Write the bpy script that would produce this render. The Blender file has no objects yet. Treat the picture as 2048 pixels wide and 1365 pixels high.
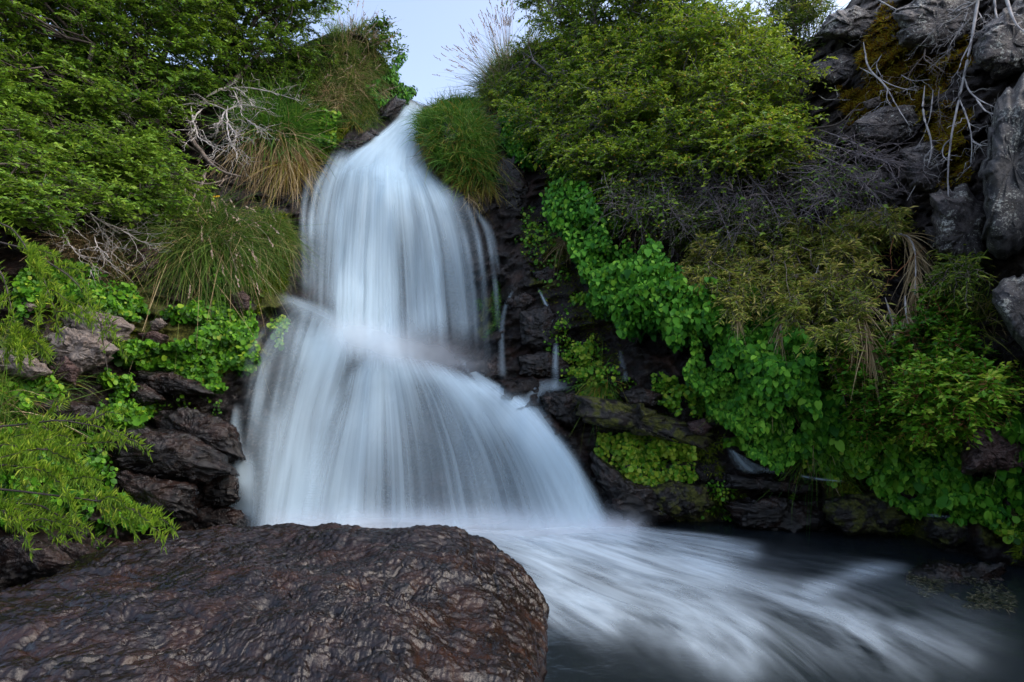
import bpy, math, random
import numpy as np
from math import radians, sin, cos, pi

rng = np.random.default_rng(7)
random.seed(7)
scene = bpy.context.scene
COL = scene.collection

# ------------------------------------------------------------------ camera, sky, sun, exposure
CAM_H, PITCH, FPX = 1.4, radians(5.0), 20.0 / 36.0 * 2048
cam_d = bpy.data.cameras.new("camera")
cam_d.lens = 20.0
cam_d.sensor_width = 36.0
cam_d.clip_start = 0.05
cam_d.clip_end = 2000
cam = bpy.data.objects.new("camera", cam_d)
COL.objects.link(cam)
cam.location = (0, 0, CAM_H)
cam.rotation_euler = (pi / 2 + PITCH, 0, 0)
scene.camera = cam

SUN_EL, SUN_AZ = radians(42), radians(97)      # azimuth clockwise from +Y: behind the camera
world = bpy.data.worlds.new("World")
scene.world = world
world.use_nodes = True
wn = world.node_tree
wn.nodes.clear()
w_out = wn.nodes.new("ShaderNodeOutputWorld")
w_bg = wn.nodes.new("ShaderNodeBackground")
w_sky = wn.nodes.new("ShaderNodeTexSky")
w_sky.sky_type = 'NISHITA'
w_sky.sun_disc = False
w_sky.sun_elevation = SUN_EL
w_sky.sun_rotation = SUN_AZ
w_sky.air_density = 1.0
w_sky.dust_density = 3.5
w_sky.ozone_density = 1.5
w_bg.inputs['Strength'].default_value = 0.12
w_hs = wn.nodes.new("ShaderNodeHueSaturation")
w_hs.inputs['Saturation'].default_value = 0.85
w_hs.inputs['Hue'].default_value = 0.504
wn.links.new(w_sky.outputs[0], w_hs.inputs['Color'])
wn.links.new(w_hs.outputs[0], w_bg.inputs['Color'])
wn.links.new(w_bg.outputs[0], w_out.inputs['Surface'])

sun_d = bpy.data.lights.new("sun", 'SUN')
sun_d.energy = 0.42
sun_d.angle = radians(130)
sun_d.color = (1.0, 0.98, 0.95)
sun = bpy.data.objects.new("sun", sun_d)
COL.objects.link(sun)
sdir = np.array([sin(SUN_AZ) * cos(SUN_EL), cos(SUN_AZ) * cos(SUN_EL), sin(SUN_EL)])
from mathutils import Vector
sun.rotation_euler = Vector(sdir).to_track_quat('Z', 'Y').to_euler()

scene.view_settings.view_transform = 'Standard'
scene.view_settings.look = 'None'
scene.view_settings.exposure = 1.88
scene.view_settings.gamma = 1.0
scene.render.engine = 'CYCLES'
scene.cycles.max_bounces = 6
scene.cycles.diffuse_bounces = 3
scene.cycles.glossy_bounces = 2
scene.cycles.transmission_bounces = 4
scene.cycles.transparent_max_bounces = 24
scene.cycles.use_denoising = True

# ------------------------------------------------------------------ maths helpers
UP = np.array([0.0, 0.0, 1.0])


def px2w(px, py, Y):
    px, py, Y = np.broadcast_arrays(np.asarray(px, float), np.asarray(py, float), np.asarray(Y, float))
    a = (px - 1024) / FPX
    b = (682.5 - py) / FPX
    dy = cos(PITCH) - b * sin(PITCH)
    dz = sin(PITCH) + b * cos(PITCH)
    s = Y / dy
    return np.stack([a * s, Y, CAM_H + dz * s], -1)


def YW(py, z=0.0):
    b = (682.5 - np.asarray(py, float)) / FPX
    return (z - CAM_H) * (cos(PITCH) - b * sin(PITCH)) / (sin(PITCH) + b * cos(PITCH))


def unit(v):
    return v / np.maximum(np.linalg.norm(v, axis=-1, keepdims=True), 1e-9)


def smooth(a, b, x):
    t = np.clip((x - a) / (b - a), 0, 1)
    return t * t * (3 - 2 * t)


def _h(ix, iy, iz, k):
    n = (ix * 73856093) ^ (iy * 19349663) ^ (iz * 83492791) ^ (k * 2654435)
    n = (n ^ (n >> 13)) * 1274126177 & 0x7fffffff
    n = (n ^ (n >> 16)) * 374761393 & 0x7fffffff
    return ((n ^ (n >> 15)) & 0xffff) / 65535.0


def vnoise(p, k=0):
    p = np.asarray(p, float)
    i = np.floor(p).astype(np.int64)
    f = p - i
    f = f * f * f * (f * (f * 6 - 15) + 10)
    r = 0
    for dx in (0, 1):
        for dy in (0, 1):
            for dz in (0, 1):
                w = (f[..., 0] if dx else 1 - f[..., 0]) * (f[..., 1] if dy else 1 - f[..., 1]) * (f[..., 2] if dz else 1 - f[..., 2])
                r = r + w * _h(i[..., 0] + dx, i[..., 1] + dy, i[..., 2] + dz, k)
    return r * 2 - 1


def fbm(p, octv=4, k=0, gain=0.5):
    r, a = 0, 1.0
    p = np.asarray(p, float)
    for o in range(octv):
        r = r + a * vnoise(p * 2.03 ** o + o * 17.3, k + o)
        a *= gain
    return r


def facets(p, k=0):
    """broken planes: every point takes the tilt of its nearest random seed"""
    p = np.asarray(p, float)
    i = np.floor(p).astype(np.int64)
    best = np.full(p.shape[:-1], 1e9)
    val = np.zeros(p.shape[:-1])
    for dx in (-1, 0, 1):
        for dy in (-1, 0, 1):
            for dz in (-1, 0, 1):
                c = i + np.array([dx, dy, dz])
                a = [_h(c[..., 0], c[..., 1], c[..., 2], k + q) for q in range(7)]
                s = c + np.stack(a[:3], -1)
                d = p - s
                d2 = (d * d).sum(-1)
                t = np.stack(a[3:6], -1) * 2 - 1
                v = (d * t).sum(-1) + (a[6] - .5) * .7
                m = d2 < best
                best = np.where(m, d2, best)
                val = np.where(m, v, val)
    return val


# ------------------------------------------------------------------ mesh builder
class MB:
    def __init__(self):
        self.V, self.F3, self.F4, self.R, self.n = [], [], [], [], 0
        self.extra = {}

    def add(self, V, F, rnd=0.5):
        V = np.asarray(V, float).reshape(-1, 3)
        F = np.asarray(F, np.int64)
        if len(V) == 0:
            return
        (self.F3 if F.shape[1] == 3 else self.F4).append(F + self.n)
        self.V.append(V)
        self.R.append(np.broadcast_to(np.asarray(rnd, float), (len(V),)))
        self.n += len(V)

    def build(self, name, mat, parent=None, smooth_=True, attrs=None, uv=None):
        V = np.concatenate(self.V)
        if parent is not None:
            q = parent
            off = np.zeros(3)
            while q is not None:
                off += np.array(q.location)
                q = q.parent
            V = V - off
        f3 = np.concatenate(self.F3) if self.F3 else np.zeros((0, 3), np.int64)
        f4 = np.concatenate(self.F4) if self.F4 else np.zeros((0, 4), np.int64)
        me = bpy.data.meshes.new(name)
        me.vertices.add(len(V))
        me.vertices.foreach_set("co", V.ravel())
        loops = np.concatenate([f3.ravel(), f4.ravel()])
        me.loops.add(len(loops))
        me.loops.foreach_set("vertex_index", loops)
        tot = np.concatenate([np.full(len(f3), 3), np.full(len(f4), 4)])
        st = np.concatenate([[0], np.cumsum(tot)[:-1]]) if len(tot) else tot
        me.polygons.add(len(tot))
        me.polygons.foreach_set("loop_start", st)
        me.polygons.foreach_set("loop_total", tot)
        me.update(calc_edges=True)
        a = me.attributes.new("rnd", 'FLOAT', 'POINT')
        a.data.foreach_set("value", np.concatenate(self.R).astype(np.float32))
        for kk, vv in (attrs or {}).items():
            a = me.attributes.new(kk, 'FLOAT', 'POINT')
            a.data.foreach_set("value", np.asarray(vv, np.float32).ravel())
        if uv is not None:
            ul = me.uv_layers.new(name="flow")
            ul.data.foreach_set("uv", np.asarray(uv, np.float32)[loops].ravel())
        if smooth_:
            me.polygons.foreach_set("use_smooth", np.ones(len(tot), bool))
        me.materials.append(mat)
        o = bpy.data.objects.new(name, me)
        COL.objects.link(o)
        if parent is not None:
            o.parent = parent
        return o


def tag(o, label=None, cat=None, group=None, kind=None):
    if label:
        o['label'] = label
    if cat:
        o['category'] = cat
    if group:
        o['group'] = group
    if kind:
        o['kind'] = kind
    return o


def thing(name, label, cat, loc, group=None):
    o = bpy.data.objects.new(name, None)
    o.empty_display_size = 0.1
    COL.objects.link(o)
    o.location = tuple(float(q) for q in loc)
    return tag(o, label, cat, group)


def tubes(mb, P, R, sides=4, rnd=0.5):
    """P [n,k,3], R [n,k]"""
    n, k, _ = P.shape
    if n == 0:
        return
    T = np.gradient(P, axis=1)
    T = unit(T)
    ref = np.where(np.abs(T[..., 2:3]) > .9, np.array([1.0, 0, 0]), UP)
    A = unit(np.cross(T, ref))
    B = np.cross(T, A)
    an = np.arange(sides) / sides * 2 * pi
    ring = A[:, :, None, :] * np.cos(an)[None, None, :, None] + B[:, :, None, :] * np.sin(an)[None, None, :, None]
    V = P[:, :, None, :] + ring * R[:, :, None, None]
    idx = np.arange(n * k * sides).reshape(n, k, sides)
    a = idx[:, :-1, :]
    b = idx[:, 1:, :]
    F = np.stack([a, np.roll(a, -1, 2), np.roll(b, -1, 2), b], -1).reshape(-1, 4)
    r = np.broadcast_to(np.asarray(rnd, float).reshape(-1, 1), (n, k * sides)).ravel() if np.ndim(rnd) else rnd
    mb.add(V.reshape(-1, 3), F, r)


SHAPES = {
    'small': (np.array([[0, 0, 0], [.45, .5, .1], [1, 0, -.06], [.45, -.5, .1]]), np.array([[0, 2, 1], [0, 3, 2]])),
    'broad': (np.array([[0, 0, 0], [-.09, .22, .02], [.08, .44, .05], [.40, .50, .06], [.74, .33, .02], [1, 0, -.13], [.74, -.33, .02], [.40, -.50, .06], [.08, -.44, .05], [-.09, -.22, .02], [.45, 0, -.01]]),
              np.array([[0, 10, 2, 1], [10, 4, 3, 2], [10, 6, 5, 4], [10, 8, 7, 6], [0, 9, 8, 10]])),
    'round': (np.array([[0, 0, 0], [.15, .42, .05], [.6, .52, .06], [1, .2, 0], [1, -.2, 0], [.6, -.52, .06], [.15, -.42, .05]]),
              np.array([[0, 3, 2, 1], [0, 6, 5, 4], [0, 4, 3, 3]])),
}
SHAPES['round'] = (SHAPES['round'][0], np.array([[0, 2, 1], [0, 3, 2], [0, 4, 3], [0, 5, 4], [0, 6, 5]]))


def leaves(mb, P, D, N, L, W, rnd, shape='small'):
    n = len(P)
    if n == 0:
        return
    loc, F = SHAPES[shape]
    D = unit(D)
    N = unit(N - D * (N * D).sum(-1, keepdims=True))
    S = np.cross(D, N)
    L = np.broadcast_to(L, (n,))[:, None, None]
    W = np.broadcast_to(W, (n,))[:, None, None]
    V = P[:, None, :] + D[:, None, :] * L * loc[None, :, 0:1] + S[:, None, :] * W * loc[None, :, 1:2] + N[:, None, :] * L * loc[None, :, 2:3]
    m = len(loc)
    FF = (F[None] + (np.arange(n) * m)[:, None, None]).reshape(-1, F.shape[1])
    mb.add(V.reshape(-1, 3), FF, np.repeat(np.broadcast_to(rnd, (n,)), m))


def blades(mb, P, D, L, droop, W, rnd, k=6, bend=None):
    n = len(P)
    if n == 0:
        return
    s = np.linspace(0, 1, k)
    L = np.broadcast_to(L, (n,))[:, None, None]
    dr = np.broadcast_to(droop, (n,))[:, None, None]
    C = P[:, None, :] + unit(D)[:, None, :] * L * s[None, :, None] - UP * dr * L * (s[None, :, None] ** 2)
    if bend is not None:
        C = C + bend[:, None, :] * L * (s[None, :, None] ** 2)
    T = unit(np.gradient(C, axis=1))
    ref = unit(rng.normal(size=(n, 3)) + np.array([0, -1.2, .4]))[:, None, :]
    S = unit(np.cross(T, ref))
    w = np.broadcast_to(W, (n,))[:, None, None] * (1 - s ** 2)[None, :, None] * .5 + .0004
    V = np.stack([C - S * w, C + S * w], 2)
    idx = np.arange(n * k * 2).reshape(n, k, 2)
    F = np.stack([idx[:, :-1, 0], idx[:, :-1, 1], idx[:, 1:, 1], idx[:, 1:, 0]], -1).reshape(-1, 4)
    mb.add(V.reshape(-1, 3), F, np.repeat(np.broadcast_to(rnd, (n,)), k * 2))
    return C


# ------------------------------------------------------------------ materials
def new_mat(name):
    m = bpy.data.materials.new(name)
    m.use_nodes = True
    nt = m.node_tree
    nt.nodes.clear()
    out = nt.nodes.new("ShaderNodeOutputMaterial")
    return m, nt, out


def N(nt, typ, **kw):
    n = nt.nodes.new(typ)
    for k, v in kw.items():
        setattr(n, k, v)
    return n


def ramp(nt, stops):
    r = N(nt, "ShaderNodeValToRGB")
    e = r.color_ramp.elements
    while len(e) < len(stops):
        e.new(0.5)
    for q, (p, c) in zip(e, stops):
        q.position = p
        q.color = tuple(c) + (1,) if len(c) == 3 else c
    return r


def leaf_mat(name, cols, rough=0.5, trans=0.3, spec=0.2):
    m, nt, out = new_mat(name)
    at = N(nt, "ShaderNodeAttribute", attribute_name="rnd")
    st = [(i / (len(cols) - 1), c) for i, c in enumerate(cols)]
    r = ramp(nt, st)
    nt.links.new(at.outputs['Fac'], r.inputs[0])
    b = N(nt, "ShaderNodeBsdfPrincipled")
    b.inputs['Roughness'].default_value = rough
    b.inputs['Specular IOR Level'].default_value = spec
    nt.links.new(r.outputs[0], b.inputs['Base Color'])
    t = N(nt, "ShaderNodeBsdfTranslucent")
    hs = N(nt, "ShaderNodeHueSaturation")
    hs.inputs['Hue'].default_value = 0.485
    hs.inputs['Value'].default_value = 1.4
    nt.links.new(r.outputs[0], hs.inputs['Color'])
    nt.links.new(hs.outputs[0], t.inputs['Color'])
    mx = N(nt, "ShaderNodeMixShader")
    mx.inputs[0].default_value = trans
    nt.links.new(b.outputs[0], mx.inputs[1])
    nt.links.new(t.outputs[0], mx.inputs[2])
    nt.links.new(mx.outputs[0], out.inputs[0])
    return m


def wood_mat(name, c1, c2, rough=0.75):
    m, nt, out = new_mat(name)
    tc = N(nt, "ShaderNodeTexCoord")
    nz = N(nt, "ShaderNodeTexNoise")
    nz.inputs['Scale'].default_value = 14
    nz.inputs['Detail'].default_value = 4
    nt.links.new(tc.outputs['Object'], nz.inputs['Vector'])
    r = ramp(nt, [(.3, c1), (.7, c2)])
    nt.links.new(nz.outputs['Fac'], r.inputs[0])
    b = N(nt, "ShaderNodeBsdfPrincipled")
    b.inputs['Roughness'].default_value = rough
    nt.links.new(r.outputs[0], b.inputs['Base Color'])
    nt.links.new(b.outputs[0], out.inputs[0])
    return m


def rock_mat(name, dark, mid, light, rust=(0.06, 0.025, 0.012), rust_amt=0.5, rough=(0.2, 0.5), scale=1.0, bump=0.6,
             lichen=0.0, lichen_col=(0.42, 0.42, 0.36), moss_attr=False, spec=0.5, stretch=(1, 1, 1), moss_noise=0.0, coat=0.0):
    m, nt, out = new_mat(name)
    L = nt.links.new
    tc = N(nt, "ShaderNodeTexCoord")
    mp = N(nt, "ShaderNodeMapping")
    mp.inputs['Scale'].default_value = stretch
    L(tc.outputs['Object'], mp.inputs['Vector'])
    n1 = N(nt, "ShaderNodeTexNoise")
    n1.inputs['Scale'].default_value = 5 * scale
    n1.inputs['Detail'].default_value = 8
    n1.inputs['Roughness'].default_value = 0.65
    L(mp.outputs[0], n1.inputs['Vector'])
    r1 = ramp(nt, [(.32, dark), (.52, mid), (.72, light)])
    L(n1.outputs['Fac'], r1.inputs[0])
    n2 = N(nt, "ShaderNodeTexNoise")
    n2.inputs['Scale'].default_value = 2.3 * scale
    n2.inputs['Detail'].default_value = 6
    n2.inputs['Roughness'].default_value = 0.7
    L(mp.outputs[0], n2.inputs['Vector'])
    r2 = ramp(nt, [(.5, (0, 0, 0)), (.66, (rust_amt,) * 3)])
    L(n2.outputs['Fac'], r2.inputs[0])
    mx = N(nt, "ShaderNodeMix", data_type='RGBA')
    L(r2.outputs[0], mx.inputs[0])
    L(r1.outputs[0], mx.inputs[6])
    mx.inputs[7].default_value = rust + (1,)
    colr = mx.outputs[2]
    if lichen > 0:
        v = N(nt, "ShaderNodeTexNoise")
        v.inputs['Scale'].default_value = 26 * scale
        v.inputs['Detail'].default_value = 5
        v.inputs['Roughness'].default_value = 0.75
        L(tc.outputs['Object'], v.inputs['Vector'])
        v2 = N(nt, "ShaderNodeTexNoise")
        v2.inputs['Scale'].default_value = 3.1 * scale
        L(tc.outputs['Object'], v2.inputs['Vector'])
        mm = N(nt, "ShaderNodeMath", operation='MULTIPLY_ADD')
        L(v2.outputs['Fac'], mm.inputs[0])
        mm.inputs[1].default_value = 0.5
        L(v.outputs['Fac'], mm.inputs[2])
        r3 = ramp(nt, [(.90 - .1 * lichen, (0, 0, 0)), (.96 - .1 * lichen, (.8, .8, .8))])
        L(mm.outputs[0], r3.inputs[0])
        m2 = N(nt, "ShaderNodeMix", data_type='RGBA')
        L(r3.outputs[0], m2.inputs[0])
        L(colr, m2.inputs[6])
        m2.inputs[7].default_value = lichen_col + (1,)
        colr = m2.outputs[2]
    rough_sock = None
    b = N(nt, "ShaderNodeBsdfPrincipled")
    b.inputs['Specular IOR Level'].default_value = spec
    b.inputs['Coat Weight'].default_value = coat
    b.inputs['Coat Roughness'].default_value = .12
    rr = N(nt, "ShaderNodeMapRange")
    rr.inputs['From Min'].default_value = .35
    rr.inputs['From Max'].default_value = .65
    rr.inputs['To Min'].default_value = rough[0]
    rr.inputs['To Max'].default_value = rough[1]
    L(n2.outputs['Fac'], rr.inputs['Value'])
    rough_sock = rr.outputs[0]
    if moss_attr or moss_noise:
        n4 = N(nt, "ShaderNodeTexNoise")
        n4.inputs['Scale'].default_value = 9
        n4.inputs['Detail'].default_value = 6
        L(tc.outputs['Object'], n4.inputs['Vector'])
        if moss_attr:
            ad_ = N(nt, "ShaderNodeAttribute", attribute_name="dry")
            rd = ramp(nt, [(.32, (0.010, 0.007, 0.006)), (.5, (0.045, 0.034, 0.030)), (.7, (0.11, 0.09, 0.08))])
            L(n1.outputs['Fac'], rd.inputs[0])
            md_ = N(nt, "ShaderNodeMix", data_type='RGBA')
            L(ad_.outputs['Fac'], md_.inputs[0])
            L(colr, md_.inputs[6])
            L(rd.outputs[0], md_.inputs[7])
            colr = md_.outputs[2]
            rq = N(nt, "ShaderNodeMath", operation='MAXIMUM')
            rq2 = N(nt, "ShaderNodeMath", operation='MULTIPLY')
            L(ad_.outputs['Fac'], rq2.inputs[0])
            rq2.inputs[1].default_value = .7
            L(rough_sock, rq.inputs[0])
            L(rq2.outputs[0], rq.inputs[1])
            rough_sock = rq.outputs[0]
            at = N(nt, "ShaderNodeAttribute", attribute_name="moss")
            ad = N(nt, "ShaderNodeMath", operation='ADD')
            L(at.outputs['Fac'], ad.inputs[0])
            L(n4.outputs['Fac'], ad.inputs[1])
            r5 = ramp(nt, [(.72, (0, 0, 0)), (.92, (1, 1, 1))])
            L(ad.outputs[0], r5.inputs[0])
        else:
            r5 = ramp(nt, [(.62 - moss_noise * .3, (0, 0, 0)), (.72 - moss_noise * .3, (1, 1, 1))])
            L(n4.outputs['Fac'], r5.inputs[0])
        n6 = N(nt, "ShaderNodeTexNoise")
        n6.inputs['Scale'].default_value = 40
        n6.inputs['Detail'].default_value = 4
        L(tc.outputs['Object'], n6.inputs['Vector'])
        r6 = ramp(nt, [(.3, (0.018, 0.022, 0.005)), (.55, (0.06, 0.065, 0.010)), (.8, (0.12, 0.11, 0.02))])
        L(n6.outputs['Fac'], r6.inputs[0])
        m3 = N(nt, "ShaderNodeMix", data_type='RGBA')
        L(r5.outputs[0], m3.inputs[0])
        L(colr, m3.inputs[6])
        L(r6.outputs[0], m3.inputs[7])
        colr = m3.outputs[2]
        rm = N(nt, "ShaderNodeMath", operation='MAXIMUM')
        L(rough_sock, rm.inputs[0])
        L(r5.outputs[0], rm.inputs[1])
        rough_sock = rm.outputs[0]
    L(colr, b.inputs['Base Color'])
    L(rough_sock, b.inputs['Roughness'])
    nb = N(nt, "ShaderNodeTexNoise")
    nb.inputs['Scale'].default_value = 9 * scale
    nb.inputs['Detail'].default_value = 9
    nb.inputs['Roughness'].default_value = 0.62
    nb.inputs['Distortion'].default_value = 0.6
    L(mp.outputs[0], nb.inputs['Vector'])
    bp = N(nt, "ShaderNodeBump")
    bp.inputs['Strength'].default_value = bump
    bp.inputs['Distance'].default_value = 0.06 / scale
    L(nb.outputs['Fac'], bp.inputs['Height'])
    nb2 = N(nt, "ShaderNodeTexNoise")
    nb2.inputs['Scale'].default_value = 34 * scale
    nb2.inputs['Detail'].default_value = 5
    nb2.inputs['Roughness'].default_value = 0.6
    nb2.inputs['Distortion'].default_value = 1.2
    L(mp.outputs[0], nb2.inputs['Vector'])
    bp2 = N(nt, "ShaderNodeBump")
    bp2.inputs['Strength'].default_value = bump * .8
    bp2.inputs['Distance'].default_value = 0.022 / scale
    L(nb2.outputs['Fac'], bp2.inputs['Height'])
    L(bp.outputs[0], bp2.inputs['Normal'])
    L(bp2.outputs[0], b.inputs['Normal'])
    L(bp2.outputs[0], b.inputs['Coat Normal'])
    L(b.outputs[0], out.inputs[0])
    return m


def water_sheet_mat(name, fu, fv, contrast=0.9, col=(0.62, 0.77, 0.87), trans=0.35, distort=0.0, fine=0.5, gain=1.0):
    """white aerated water; how much of it there is comes from the sheet's own density, combed along the flow"""
    m, nt, out = new_mat(name)
    L = nt.links.new
    uv = N(nt, "ShaderNodeUVMap", uv_map="flow")
    at = N(nt, "ShaderNodeAttribute", attribute_name="dens")
    mp = N(nt, "ShaderNodeMapping")
    mp.inputs['Scale'].default_value = (fu, fv, 1)
    L(uv.outputs[0], mp.inputs['Vector'])
    n1 = N(nt, "ShaderNodeTexNoise")
    n1.inputs['Scale'].default_value = 1
    n1.inputs['Detail'].default_value = 3
    n1.inputs['Roughness'].default_value = .6
    n1.inputs['Distortion'].default_value = distort
    L(mp.outputs[0], n1.inputs['Vector'])
    mp2 = N(nt, "ShaderNodeMapping")
    mp2.inputs['Scale'].default_value = (fu * 4.3, fv * 1.3, 1)
    mp2.inputs['Location'].default_value = (3.7, 1.1, 5)
    L(uv.outputs[0], mp2.inputs['Vector'])
    n2 = N(nt, "ShaderNodeTexNoise")
    n2.inputs['Scale'].default_value = 1
    n2.inputs['Detail'].default_value = 2
    L(mp2.outputs[0], n2.inputs['Vector'])
    mixn = N(nt, "ShaderNodeMix", data_type='FLOAT')
    mixn.inputs[0].default_value = fine * .6
    L(n1.outputs['Fac'], mixn.inputs[2])
    L(n2.outputs['Fac'], mixn.inputs[3])
    sb = N(nt, "ShaderNodeMath", operation='SUBTRACT')
    L(mixn.outputs[0], sb.inputs[0])
    sb.inputs[1].default_value = 0.5
    # a = d + (n-.5) * contrast * 6 * d * (1.15-d)
    om = N(nt, "ShaderNodeMath", operation='SUBTRACT')
    om.inputs[0].default_value = 1.12
    L(at.outputs['Fac'], om.inputs[1])
    m1 = N(nt, "ShaderNodeMath", operation='MULTIPLY')
    L(at.outputs['Fac'], m1.inputs[0])
    L(om.outputs[0], m1.inputs[1])
    m2 = N(nt, "ShaderNodeMath", operation='MULTIPLY')
    L(m1.outputs[0], m2.inputs[0])
    m2.inputs[1].default_value = contrast * 7
    m3 = N(nt, "ShaderNodeMath", operation='MULTIPLY_ADD')
    L(sb.outputs[0], m3.inputs[0])
    L(m2.outputs[0], m3.inputs[1])
    L(at.outputs['Fac'], m3.inputs[2])
    g = N(nt, "ShaderNodeMath", operation='MULTIPLY', use_clamp=True)
    L(m3.outputs[0], g.inputs[0])
    g.inputs[1].default_value = gain
    d = N(nt, "ShaderNodeBsdfDiffuse")
    d.inputs['Color'].default_value = col + (1,)
    t = N(nt, "ShaderNodeBsdfTranslucent")
    t.inputs['Color'].default_value = col + (1,)
    mx = N(nt, "ShaderNodeMixShader")
    mx.inputs[0].default_value = trans
    L(d.outputs[0], mx.inputs[1])
    L(t.outputs[0], mx.inputs[2])
    tr = N(nt, "ShaderNodeBsdfTransparent")
    fin = N(nt, "ShaderNodeMixShader")
    L(g.outputs[0], fin.inputs[0])
    L(tr.outputs[0], fin.inputs[1])
    L(mx.outputs[0], fin.inputs[2])
    L(fin.outputs[0], out.inputs[0])
    return m


M = {}
M['beech'] = leaf_mat('beech_leaf', [(0.012, 0.045, 0.006), (0.045, 0.115, 0.010), (0.12, 0.23, 0.018), (0.20, 0.31, 0.035)], .42, .3)
M['berry_leaf'] = leaf_mat('berry_leaf', [(0.015, 0.05, 0.006), (0.07, 0.16, 0.012), (0.18, 0.29, 0.018), (0.32, 0.40, 0.04)], .45, .3)
M['berry'] = leaf_mat('yellow_berry', [(0.45, 0.20, 0.03), (0.5, 0.34, 0.04), (0.5, 0.42, 0.06)], .4, 0.05)
M['broad'] = leaf_mat('broad_leaf', [(0.005, 0.034, 0.004), (0.020, 0.105, 0.009), (0.06, 0.21, 0.014), (0.17, 0.36, 0.03)], .5, .2, .12)
M['clover'] = leaf_mat('clover_leaf', [(0.010, 0.045, 0.004), (0.035, 0.13, 0.007), (0.10, 0.26, 0.013), (0.27, 0.35, 0.03)], .45, .3)
M['bamboo'] = leaf_mat('bamboo_leaf', [(0.02, 0.05, 0.006), (0.075, 0.14, 0.014), (0.21, 0.27, 0.035), (0.48, 0.42, 0.11)], .5, .3)
M['grass'] = leaf_mat('grass_blade', [(0.015, 0.05, 0.008), (0.05, 0.11, 0.015), (0.10, 0.17, 0.025), (0.22, 0.22, 0.06)], .5, .3)
M['lush'] = leaf_mat('lush_grass_blade', [(0.012, 0.055, 0.008), (0.03, 0.11, 0.012), (0.07, 0.18, 0.018), (0.14, 0.22, 0.03)], .5, .3)
M['straw'] = leaf_mat('dry_straw', [(0.10, 0.065, 0.03), (0.22, 0.155, 0.075), (0.34, 0.25, 0.13), (0.45, 0.36, 0.22)], .6, .2)
M['amber'] = leaf_mat('amber_grass', [(0.12, 0.07, 0.015), (0.2, 0.13, 0.02), (0.26, 0.22, 0.04), (0.16, 0.2, 0.03)], .5, .3)
M['seed'] = leaf_mat('seed_head', [(0.20, 0.15, 0.11), (0.34, 0.26, 0.2), (0.42, 0.34, 0.28)], .7, .2)
M['feather'] = leaf_mat('feathery_leaf', [(0.03, 0.085, 0.006), (0.09, 0.19, 0.012), (0.2, 0.33, 0.025), (0.40, 0.46, 0.06)], .5, .4)
M['mossy'] = leaf_mat('moss_frond', [(0.02, 0.04, 0.003), (0.07, 0.12, 0.008), (0.14, 0.19, 0.014), (0.26, 0.27, 0.02)], .8, .3, .1)
M['orange_moss'] = leaf_mat('orange_moss', [(0.07, 0.035, 0.004), (0.2, 0.10, 0.008), (0.24, 0.2, 0.014), (0.38, 0.33, 0.03)], .8, .3, .1)
M['flower'] = leaf_mat('yellow_flower', [(0.6, 0.3, 0.01), (0.7, 0.45, 0.01)], .5, .2)
M['weed'] = leaf_mat('water_weed', [(0.012, 0.018, 0.008), (0.03, 0.035, 0.015), (0.07, 0.065, 0.035), (0.14, 0.12, 0.07)], .4, .2)
M['bark'] = wood_mat('dark_bark', (0.018, 0.012, 0.010), (0.06, 0.045, 0.038))
M['twig'] = wood_mat('purple_twig', (0.06, 0.048, 0.052), (0.17, 0.145, 0.155))
M['dead'] = wood_mat('silver_deadwood', (0.18, 0.16, 0.155), (0.46, 0.43, 0.41))
M['deadbrown'] = wood_mat('brown_deadwood', (0.07, 0.05, 0.04), (0.2, 0.16, 0.135))
M['redstem'] = wood_mat('orange_stem', (0.18, 0.06, 0.02), (0.3, 0.12, 0.04))
M['terrain'] = rock_mat('wet_bank_rock', (0.0025, 0.002, 0.002), (0.009, 0.0065, 0.006), (0.022, 0.016, 0.015), (0.030, 0.010, 0.004), .6, (.18, .5), 1.2, .9, moss_attr=True, spec=.3)
M['wetrock'] = rock_mat('wet_dark_rock', (0.0018, 0.0014, 0.0014), (0.006, 0.0042, 0.0038), (0.016, 0.0115, 0.0105), (0.030, 0.010, 0.004), .6, (.12, .34), 1.5, .8, spec=.45)
M['mossrock'] = rock_mat('mossy_wet_rock', (0.003, 0.003, 0.002), (0.009, 0.007, 0.006), (0.022, 0.018, 0.014), (0.026, 0.012, 0.005), .5, (.2, .5), 1.5, .9, moss_noise=.5, spec=.4)
M['boulder'] = rock_mat('brown_boulder_rock', (0.002, 0.0012, 0.0012), (0.007, 0.0033, 0.0028), (0.019, 0.0105, 0.0095), (0.028, 0.0085, 0.0025), .65, (.13, .32), 2.6, .35, spec=.42)
M['palerock'] = rock_mat('pale_dry_rock', (0.05, 0.04, 0.035), (0.14, 0.115, 0.10), (0.26, 0.225, 0.20), (0.09, 0.05, 0.035), .4, (.6, .85), 1.8, .9)
M['lichen'] = rock_mat('lichen_rock', (0.012, 0.010, 0.010), (0.055, 0.045, 0.043), (0.13, 0.11, 0.10), (0.05, 0.028, 0.014), .5, (.45, .75), 1.6, 1.0, lichen=.75)
M['slab'] = rock_mat('grey_slab_rock', (0.013, 0.013, 0.014), (0.046, 0.043, 0.045), (0.11, 0.105, 0.105), (0.09, 0.07, 0.045), .35, (.4, .75), 2.0, 1.3, lichen=.75)
M['winerock'] = rock_mat('wine_red_rock', (0.012, 0.006, 0.006), (0.042, 0.021, 0.019), (0.085, 0.05, 0.045), (0.05, 0.02, 0.01), .4, (.4, .7), 1.8, .8)

# ------------------------------------------------------------------ the lie of the land: depth of the banks seen along each ray
def yw(px, py, k=1.0):
    return (px, py, float(YW(py)) * k)


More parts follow.
